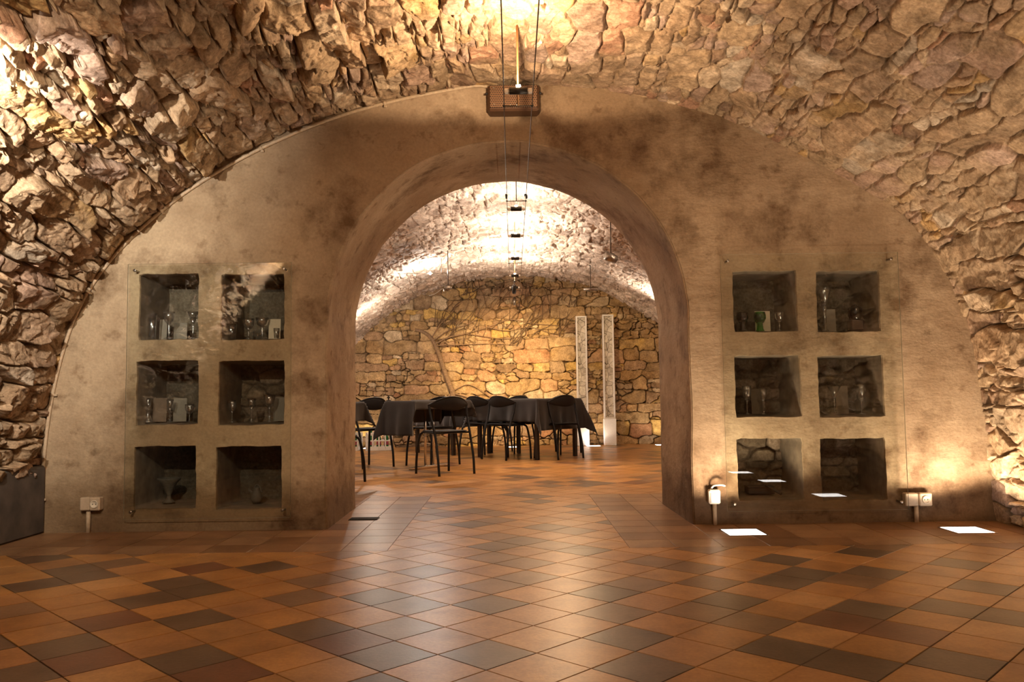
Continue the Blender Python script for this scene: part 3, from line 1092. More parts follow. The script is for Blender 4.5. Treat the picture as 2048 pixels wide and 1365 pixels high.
D2 = (.58, .82)
TB = [((-1.93, 7.86), (.58, .82), .72, .72, 'chrome', (.2, .2, .2, .2), 'leftmost draped table, mostly hidden behind the left arch jamb', 'charcoal cloth on leftmost table, one pointed corner beside the left jamb'),
      ((-1.05, 8.86), D2, .96, .42, 'chrome', (.38, .2, .10, .26), 'table on chrome posts and foot bar, left of the centre', 'charcoal cloth over chrome-legged table, its side open toward the front chair'),
      ((-.82, 11.22), (.62, .52), .74, 1.0, 'wood', (.38, .38, .38, .3), 'square-legged dark table farthest back, behind the middle chairs', 'charcoal cloth on back table, hem seen between chair legs'),
      ((.30, 10.26), (.66, .75), .90, 1.1, 'wood', (.29, .36, .40, .3), 'long dark wooden table at right, square legs', 'charcoal cloth on the right table with long pointed corners by the white columns')]
for k, (Np, d, ld, ln, kd, ov, lt, lc) in enumerate(TB):
    table(Np, d, ld, ln, kd, lt)
    cloth('tablecloth', Np, d, ld, ln, ov, lc, seed=k + 3)

# small candle holder on the left table
t = empty('candle_holder', (-1.55, 9.42, .762))
t.location = (-1.40, 9.35, .7585)
m = MB(); m.lathe([(.03, 0), (.03, .008), (.008, .012), (.007, .03), (.018, .034), (.018, .045), (.006, .046)], 20); m.build('stand', M_dark, t)
m = MB(); m.lathe([(.008, .046), (.008, .062), (.001, .064)], 12); m.build('candle', M_wood, t)
prop(t, 'small dark candle holder standing on the chrome-legged draped table', 'candle holder')

# ------------------------------------------------------------------ low-voltage cable system
CXm, CH2, CZ = .047, .0725, 2.30
for sx, side in ((-1, 'left'), (1, 'right')):
    m = MB(); x = CXm + sx * CH2
    pts = [(x, y, CZ - .006 * math.sin(y * 1.4)) for y in np.linspace(-2.0, 13.3, 60)]
    m.tube(pts, .0032, 6)
    o = m.build('lighting_cable', M_wire)
    prop(o, '%s wire of the taut overhead lighting cable pair' % side, 'cable', 'overhead lighting cables')
    m = MB(); m.tube([(x, 6.10, CZ), (x, 6.20, CZ)], [.006, .006], 8); m.box((x + .004 * sx, 6.12, CZ - .012), (.012, .03, .028), .003); m.box((x - .006, 6.16, CZ + .01), (.012, .02, .02), .003)
    m.build('turnbuckle', M_dark, o)


def spacer(y, label, r=.0035, mat=None):
    z1 = vault_z(CXm) + .02
    root = empty('cable_hanger', (CXm, y, CZ))
    m = MB(); m.tube([(0, 0, .0), (0, 0, z1 - CZ)], r, 8); m.build('rod', mat or M_rod, root)
    m = MB(); m.tube([(-CH2 - .008, 0, 0), (CH2 + .008, 0, 0)], .0032, 8); m.build('spacer_bar', M_wire, root)
    for sx in (-1, 1):
        m = MB(); m.box((sx * CH2, 0, 0), (.014, .014, .014), .004); m.build('clamp', M_dark, root)
    prop(root, label, 'cable hanger', 'rods holding the lighting cables')


spacer(4.20, 'copper hanging rod holding the cables before the cross wall, under front vault', .006)
spacer(6.30, 'dark hanger bar just beyond the arch, nearest in back room', .0035, M_wire)
spacer(9.30, 'copper hanger bar above the middle of the back room')
spacer(10.62, 'hanger bar beside the downward spot in the back room')
spacer(11.75, 'farthest cable hanger bar, before the back wall')


def cable_lamp(y, label, s=1.0, open_=True):
    root = empty('cable_lamp', (CXm, y, CZ + .012))
    m = MB(); m.tube([(-.045, 0, 0), (-.0449, 0, 0), (.0449, 0, 0), (.045, 0, 0)], [.006, .019, .019, .006], 18)
    m.build('housing', M_dark, root)
    for sx in (-1, 1):
        m = MB(); m.box((sx * .058, 0, -.002), (.024, .026, .022), .004); m.build('connector', M_white, root)
    m = MB(); m.tube([(-.012, -.006, .024), (-.010, -.006, .024), (.010, -.006, .024), (.012, -.006, .024)], [.002, .005, .005, .002], 10)
    m.build('bulb', M_bulb, root)
    prop(root, label, 'lamp', 'lamps on the overhead cables')


cable_lamp(4.02, 'dark tubular cable lamp with white connectors before the perforated brown box')
cable_lamp(6.62, 'starry bright cable lamp nearest beyond the arch')
cable_lamp(7.75, 'second tubular cable lamp beyond the arch, under the dark slot')
cable_lamp(9.05, 'third tubular cable lamp beyond the arch')
cable_lamp(10.35, 'fourth tubular cable lamp beyond the arch, just over the downward spot')
cable_lamp(11.50, 'fifth tubular cable lamp beyond the arch, below the downward spot')


def can_spot(loc, aim, hang, label, length=.12, r=.032, body=M_steel, glow=M_bulbdim, two=False, group='rod-hung spotlights'):
    """spotlight can on a rod hanging from the vault"""
    root = empty('hanging_spotlight', loc)
    top = hang[2] - loc[2]
    m = MB(); m.tube([(hang[0] - loc[0], hang[1] - loc[1], top), (0, 0, .045)], .0055, 8); m.build('rod', M_wire, root)
    m = MB(); m.lathe([(.022, 0), (.022, .01), (.008, .014)], 16, (hang[0] - loc[0], hang[1] - loc[1], top - .02)); m.build('ceiling_mount', M_dark, root)
    a = (Vector(aim) - Vector(loc)).normalized()
    back = -a * length * .5; fr = a * length * .5
    m = MB(); m.tube([back, back + a * .004, fr, fr + a * .0005, fr - a * .03], [r * .5, r, r, r * .88, r * .8], 20)
    m.build('housing', body, root)
    m = MB(); m.tube([fr - a * .030, fr - a * .026], [r * .55, r * .3], 14); m.build('bulb', glow, root)
    m = MB(); side = a.cross(Vector((0, 0, 1))).normalized()
    m.tube([side * r, side * r * 1.1 + Vector((0, 0, .035)), Vector((0, 0, .05)), -side * r * 1.1 + Vector((0, 0, .035)), -side * r], .003, 6)
    m.build('bracket', M_wire, root)
    prop(root, label, 'spotlight', group)
    return root


can_spot((1.035, 8.5, 2.215), (0.2, 7.9, 2.45), (1.04, 8.5, vault_z(1.04) + .02), 'grey spotlight can hanging on rod at right under the back vault', r=.044, length=.125, glow=M_dark)
can_spot((-.80, 10.4, 2.165), (-1.2, 9.3, 2.1), (-.80, 10.4, vault_z(-.8) + .02), 'spotlight with bright lens hanging on rod at left of back wall', glow=M_bulb)
can_spot((1.11, 11.5, 2.27), (2.2, 11.3, 2.25), (1.11, 11.5, vault_z(1.11) + .02), 'slim horizontal tube spotlight on rod above the white columns', r=.022, length=.2)
can_spot((CXm - .01, 10.72, 2.19), (CXm - .02, 11.1, 1.7), (CXm, 10.72, CZ), 'dark spotlight can aimed down, clipped on the overhead cables', body=M_dark, group='spots under the cables', r=.026)
can_spot((CXm, 12.70, 2.24), (CXm, 12.78, 1.7), (CXm, 12.70, CZ + .02), 'small bright-capped spot at the far end of the cables', r=.020, length=.09, group='spots under the cables')

# bare bright bulb on a thin rod, left of the back room
root = empty('hanging_bulb', (-1.075, 10.9, 2.437))
m = MB(); m.tube([(.15, 0, vault_z(-.925) - 2.437 + .02), (.15, 0, .0)], .004, 8); m.build('rod', M_wire, root)
m = MB(); m.tube([(-.35, 0, .0), (.33, 0, .0)], .0028, 8); m.build('cross_bar', M_wire, root)
m = MB(); m.lathe([(.001, -.022), (.011, -.014), (.013, 0), (.009, .012), (.004, .018)], 14); m.build('bulb', emit_mat('bare_halogen', (1.0, .93, .85), 420.0), root)
prop(root, 'dazzling bare bulb on a thin bar at left in the back room', 'lamp')
# wire loop running down the left of the back wall
m = MB(); m.tube(spline([at_y(858, 592, 13.28), at_y(870, 588, 13.2), at_y(885, 578, 12.6), (-.86, 10.5, 2.14)], 8), .004, 6)
o = m.build('lamp_wire', M_white); prop(o, 'pale loose wire dangling from the left rod spotlight to the back wall', 'wire')

# the two lamps beside the camera, fixed to the vault of the front room
can_spot((-2.02, 2.62, 1.96), (-2.6, 3.6, 1.6), (-2.0, 2.62, vault_z(-2.0) + .02), 'white-lit spotlight on the left of the front vault', glow=M_bulb, group='spotlights of the front room')

# ------------------------------------------------------------------ perforated brown box on the cross wall
def perf_mat():
    m, nt, b = nodes('perforated_plate')
    tc = N(nt, 'ShaderNodeTexCoord')
    mp = N(nt, 'ShaderNodeMapping'); mp.inputs['Scale'].default_value = (88, 88, 88); nt.links.new(tc.outputs['Object'], mp.inputs[0])
    sp = N(nt, 'ShaderNodeSeparateXYZ'); nt.links.new(mp.outputs[0], sp.inputs[0])
    # staggered rows of round holes
    row = N(nt, 'ShaderNodeMath', _operation='FLOOR'); nt.links.new(sp.outputs[2], row.inputs[0])
    md = N(nt, 'ShaderNodeMath', _operation='PINGPONG'); md.inputs[1].default_value = 1.0; nt.links.new(row.outputs[0], md.inputs[0])
    hf = N(nt, 'ShaderNodeMath', _operation='MULTIPLY_ADD'); hf.inputs[1].default_value = .5; nt.links.new(md.outputs[0], hf.inputs[0]); nt.links.new(sp.outputs[0], hf.inputs[2])
    fx = N(nt, 'ShaderNodeMath', _operation='FRACT'); nt.links.new(hf.outputs[0], fx.inputs[0])
    fz = N(nt, 'ShaderNodeMath', _operation='FRACT'); nt.links.new(sp.outputs[2], fz.inputs[0])
    cb = N(nt, 'ShaderNodeCombineXYZ'); nt.links.new(fx.outputs[0], cb.inputs[0]); nt.links.new(fz.outputs[0], cb.inputs[1])
    ds = N(nt, 'ShaderNodeVectorMath', _operation='DISTANCE'); ds.inputs[1].default_value = (.5, .5, 0); nt.links.new(cb.outputs[0], ds.inputs[0])
    r = N(nt, 'ShaderNodeValToRGB'); e = r.color_ramp.elements
    e[0].position = .33; e[0].color = (.008, .004, .002, 1); e[1].position = .38; e[1].color = (.24, .12, .055, 1)
    nt.links.new(ds.outputs['Value'], r.inputs[0]); nt.links.new(r.outputs[0], b.inputs['Base Color'])
    b.inputs['Roughness'].default_value = .45; b.inputs['Metallic'].default_value = .3
    return m


bc = at_y(1027, 195, 5.0)
root = empty('perforated_box', (bc[0], 5.04, bc[2]))
m = MB(); m.box((0, .02, 0), (.315, .12, .165), .012); m.build('body', M_brownplate, root)
m = MB(); m.box((0, -.0445, .006), (.292, .006, .142), .002); m.build('perforated_plate', perf_mat(), root)
for x, z in ((-.12, .06), (-.12, -.045), (-.02, -.05), (.02, -.05), (.04, .03), (.12, -.05)):
    m = MB(); m.lathe([(.005, 0), (.005, .003), (.003, .005)], 10); o = m.build('screw', M_chrome, root); o.location = (x, -.0475, z); o.rotation_euler = (PI / 2, 0, 0)
for sx in (-1, 1):
    m = MB(); m.tube([(sx * .157, .0, .04), (sx * .175, .0, .04)], .007, 10); m.build('side_knob', M_dark, root)
prop(root, 'brown perforated metal box at crown of the cross wall above the arch', 'box')

# ------------------------------------------------------------------ surface conduit along the arch
pts = []
for (x, y) in [(78, 1057), (80, 1000), (85, 930), (92, 860), (103, 790), (122, 710), (150, 630), (188, 562), (240, 497), (300, 440), (365, 388), (440, 340), (520, 297), (610, 257), (700, 225), (800, 199), (890, 181), (950, 172), (985, 176)]:
    p = at_y(x + 2, y, WALL_Y0 - .012); pts.append((p[0], WALL_Y0 - .012, max(p[2], .0)))
pts[0] = (pts[0][0], pts[0][1], 0)
PP = spline(pts, 6)
root = empty('conduit_pipe', (pts[0][0], WALL_Y0 - .012, 0))
m = MB(); m.tube([(p[0] - pts[0][0], 0, p[2]) for p in PP], .0105, 10); m.build('pipe', M_pipe, root)
for k in (6, 24, 40, 56, 72, 88):
    p = PP[k]; q = PP[k + 1]; d = (q - p); d /= np.linalg.norm(d)
    m = MB(); c = np.array([p[0] - pts[0][0], 0, p[2]])
    m.tube([c - d * .008, c + d * .008], .0145, 12); nrm = np.array([d[2], 0, -d[0]])
    m.box(tuple(c + nrm * .02), (.018, .012, .014), .002); m.build('clip', M_pipe, root)
prop(root, 'thin painted conduit curving up the left edge of the cross wall', 'pipe')


# ------------------------------------------------------------------ sockets and switch
def outlet(px0, px1, py0, py1, pipe_x, label, kind):
    a = at_y(px0, py1, WALL_Y0 - .04); b = at_y(px1, py0, WALL_Y0 - .04)
    w, h = b[0] - a[0], b[2] - a[2]; cx0 = (a[0] + b[0]) / 2; cz0 = (a[2] + b[2]) / 2
    root = empty('wall_socket' if kind == 'socket' else 'light_switch', (cx0, WALL_Y0, cz0))
    m = MB()
    if kind == 'socket':
        m.box((-w * .25, -.026, 0), (w * .49, .05, h), .006); m.build('junction_box', M_aged, root)
        m = MB(); m.box((w * .25, -.029, 0), (w * .49, .056, h), .006); hb = m.build('socket_body', M_aged, root)
        m = MB(); m.lathe([(.024, 0), (.024, .006), (.020, .007), (.019, .0015), (.001, .001)], 24); sf = o = m.build('socket_face', M_card, hb)
        o.location = (w * .25, -.057, 0); o.rotation_euler = (PI / 2, 0, 0)
        for sx in (-1, 1):
            m = MB(); m.lathe([(.003, 0), (.003, .002), (.001, .0022)], 8); o = m.build('pin_hole', M_iron, hb); o.location = (w * .25 + sx * .0095, -.0578, 0); o.rotation_euler = (PI / 2, 0, 0)
    else:
        m.box((0, -.026, 0), (w, .05, h), .008); hb = m.build('switch_body', M_white, root)
        m = MB(); m.box((0, -.053, -.004), (w * .74, .008, h * .66), .003); m.build('rocker', M_paint, hb)
    px_ = at_y(pipe_x, py1, WALL_Y0 - .02)[0] - cx0
    m = MB(); m.tube([(px_, -.02, -h / 2), (px_, -.02, -cz0)], .013, 12); m.build('pipe', M_pipe, root)
    prop(root, label, 'socket' if kind == 'socket' else 'switch')


outlet(160, 202, 995, 1022, 177, 'beige double-box wall socket on a short pipe, left end of the cross wall', 'socket')
outlet(1810, 1862, 986, 1013, 1832, 'beige double-box wall socket on a short pipe, right end of the cross wall', 'socket')
outlet(1418, 1440, 980, 1009, 1429, 'white rocker switch on a short pipe beside the right arch jamb', 'switch')
# clipped cable end over the switch
m = MB(); q = at_y(1436, 972, 5.06); m.tube(spline([(q[0] - .035, 5.11, q[2] - .03), (q[0] - .02, 5.08, q[2] - .002), (q[0] + .02, 5.06, q[2] + .004), (q[0] + .045, 5.07, q[2] - .004)], 6), [.006] * 18 + [.004], 8)
o = m.build('cable_stub', M_white); prop(o, 'bent pale cable stub sticking out above the white switch', 'cable')


# ------------------------------------------------------------------ glass panes over the niches
def pane(x0, x1, y0, y1, label):
    a = at_y(x0, y1, 5.07); b = at_y(x1, y0, 5.07)
    w, h = b[0] - a[0], b[2] - a[2]
    root = empty('glass_panel', ((a[0] + b[0]) / 2, 5.07, a[2]))
    m = MB(); m.box((0, 0, h / 2), (w, .008, h), 0)
    me = mk('pane', m.v, m.f, None, root, smooth=False, mats=[M_pane, M_paneedge], midx=[1, 1, 0, 0, 1, 1])
    for p in me.data.polygons:
        n = p.normal; p.material_index = 0 if abs(n.y) > .5 else 1
    for sx in (-1, 1):
        for z in (.045, h - .04):
            m = MB(); m.tube([(0, -.012, 0), (0, -.0119, 0), (0, -.005, 0), (0, -.0049, 0), (0, .055, 0)], [.004, .009, .009, .006, .006], 12)
            o = m.build('standoff', M_steel, root); o.location = (sx * (w / 2 - .045), 0, z)
    prop(root, label, 'glass panel', 'glass panels over the niches')


pane(247, 583, 525, 1040, 'clear glass panel on pins covering the six niches left of the arch')
pane(1455, 1795, 505, 1024, 'clear glass panel on pins covering the six niches right of the arch')


# ------------------------------------------------------------------ things in the niches
def nz_floor(i, depth):
    x0, x1, z0, z1 = NICHES[i]
    c = (z0 + z1) / 2
    s = .98 + (.955 - .98) * min(1, depth / .3)
    return c + (z0 - c) * s * .97 + .004


SHAPES = {
    'goblet': [(.80, 0), (.78, .02), (.15, .06), (.11, .20), (.20, .26), (.11, .32), (.14, .42), (.55, .50), (.92, .66), (1, .86), (.97, 1), (.93, 1), (.94, .86), (.85, .67), (.45, .53), (.01, .51)],
    'wide': [(.85, 0), (.82, .02), (.16, .06), (.13, .18), (.28, .25), (.15, .32), (.26, .40), (.14, .47), (.35, .56), (.75, .66), (.90, .82), (1, 1), (.96, 1), (.86, .82), (.70, .68), (.30, .60), (.01, .59)],
    'trumpet': [(.72, 0), (.70, .02), (.14, .05), (.12, .30), (.22, .36), (.14, .42), (.30, .55), (.60, .76), (1, 1), (.96, 1), (.55, .77), (.24, .58), (.01, .55)],
    'tumbler': [(.75, 0), (.80, .02), (.85, .5), (1, 1), (.94, 1), (.80, .5), (.72, .12), (.01, .11)],
    'carafe': [(1, 0), (1, .03), (.70, .12), (.34, .34), (.28, .50), (.40, .62), (.55, .76), (.50, .90), (.40, 1), (.36, 1), (.46, .88), (.48, .76), (.34, .64), (.01, .60)],
    'beaded': [(.85, 0), (.8, .02), (.2, .06), (.45, .13), (.18, .2), (.5, .28), (.18, .36), (.45, .44), (.2, .52), (.65, .64), (.85, .82), (1, 1), (.94, 1), (.78, .82), (.55, .67), (.01, .62)],
    'cone': [(.62, 0), (.6, .02), (.07, .05), (.06, .55), (1, 1), (.96, 1), (.03, .60)],
    'roemer': [(.72, 0), (.70, .03), (.5, .10), (.58, .13), (.46, .18), (.54, .22), (.44, .27), (.48, .34), (.40, .38), (.75, .48), (1, .66), (.98, .84), (.86, 1), (.82, 1), (.93, .83), (.94, .67), (.70, .51), (.01, .45)],
    'vase': [(.55, 0), (.55, .02), (.28, .05), (.24, .40), (.30, .46), (.42, .60), (.75, .78), (1, .92), (.8, 1), (.75, 1), (.92, .92), (.68, .79), (.35, .62), (.01, .5)],
    'jar': [(.7, 0), (.75, .04), (.95, .25), (1, .5), (.85, .62), (1, .66), (1, .72), (.8, .82), (.25, .92), (.2, 1), (.01, 1.0)],
    'bowl': [(.52, 0), (.50, .04), (.20, .16), (.16, .30), (.34, .50), (.72, .82), (1, .95), (1, 1), (.92, 1), (.66, .84), (.25, .55), (.01, .5)],
}
STEMS = {'goblet': 7, 'wide': 8, 'trumpet': 7, 'beaded': 9, 'cone': 4, 'roemer': 9, 'vase': 5, 'carafe': 4}


def glass(px_, top, bot, wpx, shape, ni, label, name='drinking_glass', cat='glass', mat=None, depth=.13, group='glasses in the niches'):
    Y = WALL_Y0 + depth
    z = nz_floor(ni, depth)
    p = at_y(px_, (top + bot) / 2, Y)
    sc = Y / FPX
    h = (bot - top) * sc; r = wpx * sc / 2
    mt = mat or M_glass
    prof_ = [(a * r, b * h) for a, b in SHAPES[shape]]
    k = STEMS.get(shape)
    if k and name != 'pottery_bowl':
        # bowl and foot are parts of one glass
        root = empty(name, (p[0], Y, z))
        kk = min(k, len(prof_) - 3)
        m = MB(); m.lathe(prof_[kk:], 26); m.build('bowl', mt, root)
        m = MB(); m.lathe(prof_[:kk + 1], 26); m.build('stem', mt, root)
    else:
        m = MB(); m.lathe(prof_, 26); root = m.build(name, mt); root.location = (p[0], Y, z)
    prop(root, label, cat, group if group else None)
    return root


G = 'glass'
glass(304, 629, 680, 19, 'tumbler', 0, 'tall plain glass cylinder, leftmost in the top left niche')
glass(338, 626, 680, 23, 'wide', 0, 'wide-bowled stemmed glass in the middle of top left niche')
glass(386, 626, 680, 23, 'trumpet', 0, 'trumpet-shaped glass at right of the top left niche')
glass(463, 650, 680, 21, 'tumbler', 3, 'short glass tumbler at left in the second niche of top row')
glass(497, 639, 680, 22, 'goblet', 3, 'slender cut goblet in the second niche of the top row')
glass(524.5, 638, 680, 26, 'wide', 3, 'broad cut goblet before the white card, second niche of top row')
glass(553, 660, 680, 12, 'tumbler', 3, 'tiny glass before the right edge of white card, second top niche', depth=.10)
glass(296, 803, 851, 20, 'carafe', 1, 'glass with flared bell foot, leftmost in the left middle niche')
glass(340, 806, 851, 14, 'beaded', 1, 'narrow beaded-stem glass in the left middle niche')
glass(379, 816, 851, 18, 'goblet', 1, 'small goblet in right corner of the left middle niche')
glass(464, 807, 851, 16, 'goblet', 4, 'faint goblet at left in middle niche beside the arch')
glass(503, 804, 851, 17, 'beaded', 4, 'sparkling cut glass in centre of the middle niche beside left jamb')
glass(539, 797, 851, 24, 'wide', 4, 'wide glass at right in the middle niche beside the left jamb')
glass(1485, 626, 664, 24, 'roemer', 6, 'smoky brown goblet on thick stem, right of arch in top niche', mat=M_redglass)
glass(1520, 626, 664, 24, 'roemer', 6, 'bright green glass goblet with ribbed stem before a white card', mat=M_green)
glass(1559, 626, 664, 18, 'goblet', 6, 'faint stemmed glass right of the green goblet')
glass(1649, 576, 664, 26, 'vase', 9, 'tall flared glass goblet, tallest of all, top right niche')
glass(1494, 779, 836, 17, 'goblet', 7, 'slim goblet at left in the middle niche right of the arch')
glass(1527, 786, 836, 16, 'beaded', 7, 'beaded-stem goblet second from left in middle niche right of arch')
glass(1669, 780, 836, 26, 'cone', 10, 'conical stemmed glass at left in the far right middle niche')
glass(1723, 777, 836, 17, 'goblet', 10, 'rounded goblet at right in the far right middle niche')
# lidded pot on its dark base
o = glass(1710, 610, 642, 28, 'jar', 9, 'smoky lidded glass jar on a dark block, top right niche', name='lidded_jar', cat='jar', mat=M_redglass, group=None)
zb = nz_floor(9, .13)
m = MB(); m.box((o.location.x, o.location.y, zb + .035), (.075, .075, .066), .004); q = m.build('display_block', M_wood); prop(q, 'dark block under the lidded jar in top right niche', 'block')
o.location.z = zb + .0685
glass(338, 968, 1016, 45, 'bowl', 2, 'dark pottery bowl on a foot in the bottom left niche', name='pottery_bowl', cat='bowl', mat=M_pot, group=None, depth=.2)
# spouted jug in the second bottom niche
Yj = WALL_Y0 + .2; pj = at_y(513, 1000, Yj); root = empty('pottery_jug', (pj[0], Yj, nz_floor(5, .2)))
m = MB(); m.lathe([(.026, 0), (.034, .02), (.036, .045), (.026, .07), (.016, .085), (.018, .095), (.013, .095), (.011, .085)], 24); m.build('body', M_pot, root)
m = MB(); m.tube(spline([(-.02, 0, .055), (-.045, 0, .075), (-.052, 0, .09)], 5), [.009] * 6 + [.006] * 5, 10); m.build('spout', M_pot, root)
m = MB(); m.tube(spline([(-.012, 0, .088), (-.002, 0, .11), (.02, 0, .10), (.033, 0, .06)], 5), .0045, 8); m.build('handle', M_pot, root)
prop(root, 'small dark spouted jug in the bottom niche beside the left jamb', 'jug')


def card(x0, x1, y0, y1, ni, label, mat=None, depth=.17, lean=.0):
    Y = WALL_Y0 + depth
    a = at_y(x0, y1, Y); b = at_y(x1, y0, Y); z = nz_floor(ni, depth)
    m = MB(); h = b[2] - a[2]
    m.box((0, 0, h / 2), (b[0] - a[0], .0025, h), 0)
    o = m.build('display_card', mat or M_card); o.location = ((a[0] + b[0]) / 2, Y, z); o.rotation_euler = (-.06, 0, 0)
    m = MB(); m.add([(-.015, .002, h * .6), (.015, .002, h * .6), (.015, .035, 0), (-.015, .035, 0), (-.015, .004, h * .6), (.015, .004, h * .6), (.015, .037, 0), (-.015, .037, 0)],
                    [(0, 1, 2, 3), (7, 6, 5, 4), (0, 4, 5, 1), (1, 5, 6, 2), (2, 6, 7, 3), (3, 7, 4, 0)], True)
    m.build('strut', mat or M_card, o)
    prop(o, label, 'card', 'cards propped up in the niches')


card(537, 561, 637, 677, 3, 'white card behind the tiny glass, second niche of top row')
card(1511, 1540, 621, 662, 6, 'bright white card propped behind the green goblet')
card(1654, 1671, 619, 664, 9, 'narrow grey card beside the tall flared glass', M_card2)
card(318, 334, 637, 678, 0, 'dim grey card between the first glasses of top left niche', M_card2, depth=.24)
card(347, 374, 645, 679, 0, 'pale dim card between the wide and trumpet glasses', M_card2, depth=.24)
card(305, 333, 802, 850, 1, 'brownish card left of the beaded glass, left middle niche', simple('brown_card', (.13, .085, .055), .8), depth=.2)
card(346, 373, 803, 850, 1, 'grey card right of the beaded glass, left middle niche', M_card2, depth=.2)
card(1504, 1524, 784, 834, 7, 'dim card between the two goblets, middle niche right of arch', simple('dim_card', (.15, .115, .08), .8), depth=.2)
card(1674, 1696, 778, 834, 10, 'dim tall card beside the conical glass', simple('dim_card_b', (.17, .13, .09), .8), depth=.2)
card(546, 568, 800, 848, 4, 'grey-green card at right edge of middle niche beside left jamb', M_card2, depth=.22)
# wooden case and pipe in the lower right niche
z8 = nz_floor(8, .2); c8 = at_y(1521, 988, WALL_Y0 + .2)
root = empty('wooden_case', (c8[0], WALL_Y0 + .22, z8)); m = MB(); m.box((0, 0, .02), (.17, .09, .04), .004); m.build('box', M_wood, root); m = MB(); m.box((0, 0, .044), (.172, .092, .008), .002); m.build('lid', M_wood, root)
prop(root, 'low dark wooden case in the bottom niche beside the right jamb', 'case')
m = MB(); a = at_y(1540, 984, WALL_Y0 + .1); b = at_y(1561, 999, WALL_Y0 + .1); m.tube([(a[0] - .01, WALL_Y0 + .15, z8 + .058), (b[0], WALL_Y0 + .08, z8 + .012)], [.008, .011], 12)
o = m.build('short_stick', M_wood); prop(o, 'short dark stick leaning against the wooden case', 'stick')

# ------------------------------------------------------------------ lights sunk in the floor
FL_LAB = ['glowing floor light tile nearest the right arch jamb', 'glowing floor light tile at the foot of right wall by the socket', 'floor light along the right wall, second from the cross wall',
          'floor light along the right wall, third from the cross wall', 'floor light along the right wall, fourth from the cross wall', 'glowing floor light at the back wall, seen between chair legs',
          'glowing floor light at the foot of the left white column', 'glowing floor light at the right end of the back wall', 'glowing floor light at the back wall behind the white crates']
for k, (fx, fy) in enumerate(FLOORL):
    root = empty('floor_light', (fx, fy, 0))
    hw = .108
    m = MB()
    for sx in (-1, 1):
        m.box((sx * hw, 0, .002), (.010, 2 * hw + .01, .006), .001); m.box((0, sx * hw, .002), (2 * hw - .01, .010, .006), .001)
    m.build('frame', M_chrome, root)
    m = MB(); m.box((0, 0, .002), (2 * hw - .012, 2 * hw - .012, .004), 0); m.build('glowing_glass', M_floorglow, root)
    prop(root, FL_LAB[k], 'floor light', 'square lights sunk in the floor')

# floor drain
a = at_floor(752, 1033); b = at_floor(697, 1040)
root = empty('floor_drain', (-.99, 5.52, 0))
m = MB(); m.box((0, 0, .0015), (.19, .105, .004), .001); m.build('tray', M_iron, root)
m = MB()
for k in range(7): m.box((0, -.042 + .014 * k, .0045), (.18, .006, .004), .001)
m.build('grate', M_iron, root)
prop(root, 'small dark slotted drain in the floor at the left jamb', 'drain')


# ------------------------------------------------------------------ slim white columns with stone panels
def marble():
    m, nt, b = nodes('split_marble')
    tc = N(nt, 'ShaderNodeTexCoord'); mp = N(nt, 'ShaderNodeMapping'); mp.inputs['Scale'].default_value = (9.0, 9.0, 8.0); mp.inputs['Rotation'].default_value = (0, .35, 0)
    nt.links.new(tc.outputs['Object'], mp.inputs[0])
    vo = N(nt, 'ShaderNodeTexVoronoi', Scale=1.0); vo.feature = 'DISTANCE_TO_EDGE'; nt.links.new(mp.outputs[0], vo.inputs['Vector'])
    vc = N(nt, 'ShaderNodeTexVoronoi', Scale=1.0); nt.links.new(mp.outputs[0], vc.inputs['Vector'])
    r = N(nt, 'ShaderNodeValToRGB'); e = r.color_ramp.elements
    e[0].position = .005; e[0].color = (.16, .12, .09, 1); e[1].position = .035; e[1].color = (1, 1, 1, 1); nt.links.new(vo.outputs['Distance'], r.inputs[0])
    r2 = N(nt, 'ShaderNodeValToRGB'); e = r2.color_ramp.elements
    e[0].color = (.42, .36, .29, 1); e[1].color = (.72, .66, .56, 1); nt.links.new(vc.outputs['Color'], r2.inputs[0])
    n = N(nt, 'ShaderNodeTexNoise', Scale=25.0, Detail=6.0); nt.links.new(tc.outputs['Object'], n.inputs['Vector'])
    r3 = N(nt, 'ShaderNodeValToRGB'); e = r3.color_ramp.elements; e[0].position = .35; e[0].color = (.7, .68, .64, 1); e[1].position = .6; e[1].color = (1.1, 1.1, 1.1, 1); nt.links.new(n.outputs[0], r3.inputs[0])
    c = mix_rgb(nt, 'MULTIPLY', 1.0, r.outputs[0], r2.outputs[0]); c = mix_rgb(nt, 'MULTIPLY', 1.0, c, r3.outputs[0])
    nt.links.new(c, b.inputs['Base Color']); b.inputs['Roughness'].default_value = .5
    return m


M_marble = marble()
for (x0, x1, y0, lb) in ((1154, 1171, 633, 'slim white framed column with cracked stone panel, glowing foot, left one'), (1207.5, 1224.5, 630, 'slim white framed column with pale stone panel, right of its twin')):
    Yc = 13.12
    a = at_y(x0, 889, Yc); b = at_y(x1, y0, Yc)
    w = b[0] - a[0]; h = b[2]; cx0 = (a[0] + b[0]) / 2 + (.012 if x0 < 1200 else .012)
    root = empty('display_column', (cx0, Yc, 0), 0)
    hb = .42
    dep = .11
    m = MB(); m.box((0, 0, hb / 2), (w + .016, dep + .02, hb), .004); m.build('plinth', M_paint, root)
    m = MB(); t_ = .022
    for sx in (-1, 1): m.box((sx * (w / 2 - t_ / 2), 0, (h + hb) / 2), (t_, dep, h - hb), .003)
    m.box((0, 0, h - t_ / 2), (w - 2 * t_, dep, t_), .002); m.box((0, 0, hb + t_ / 2), (w - 2 * t_, dep, t_), .002)
    m.build('frame', M_paint, root)
    m = MB(); m.box((0, .012, (h + hb) / 2), (w - 2 * t_ + .004, dep - .05, h - hb - 2 * t_ + .004), 0); m.build('stone_panel', M_marble, root)
    prop(root, lb, 'display column', 'pair of white columns at the back wall')


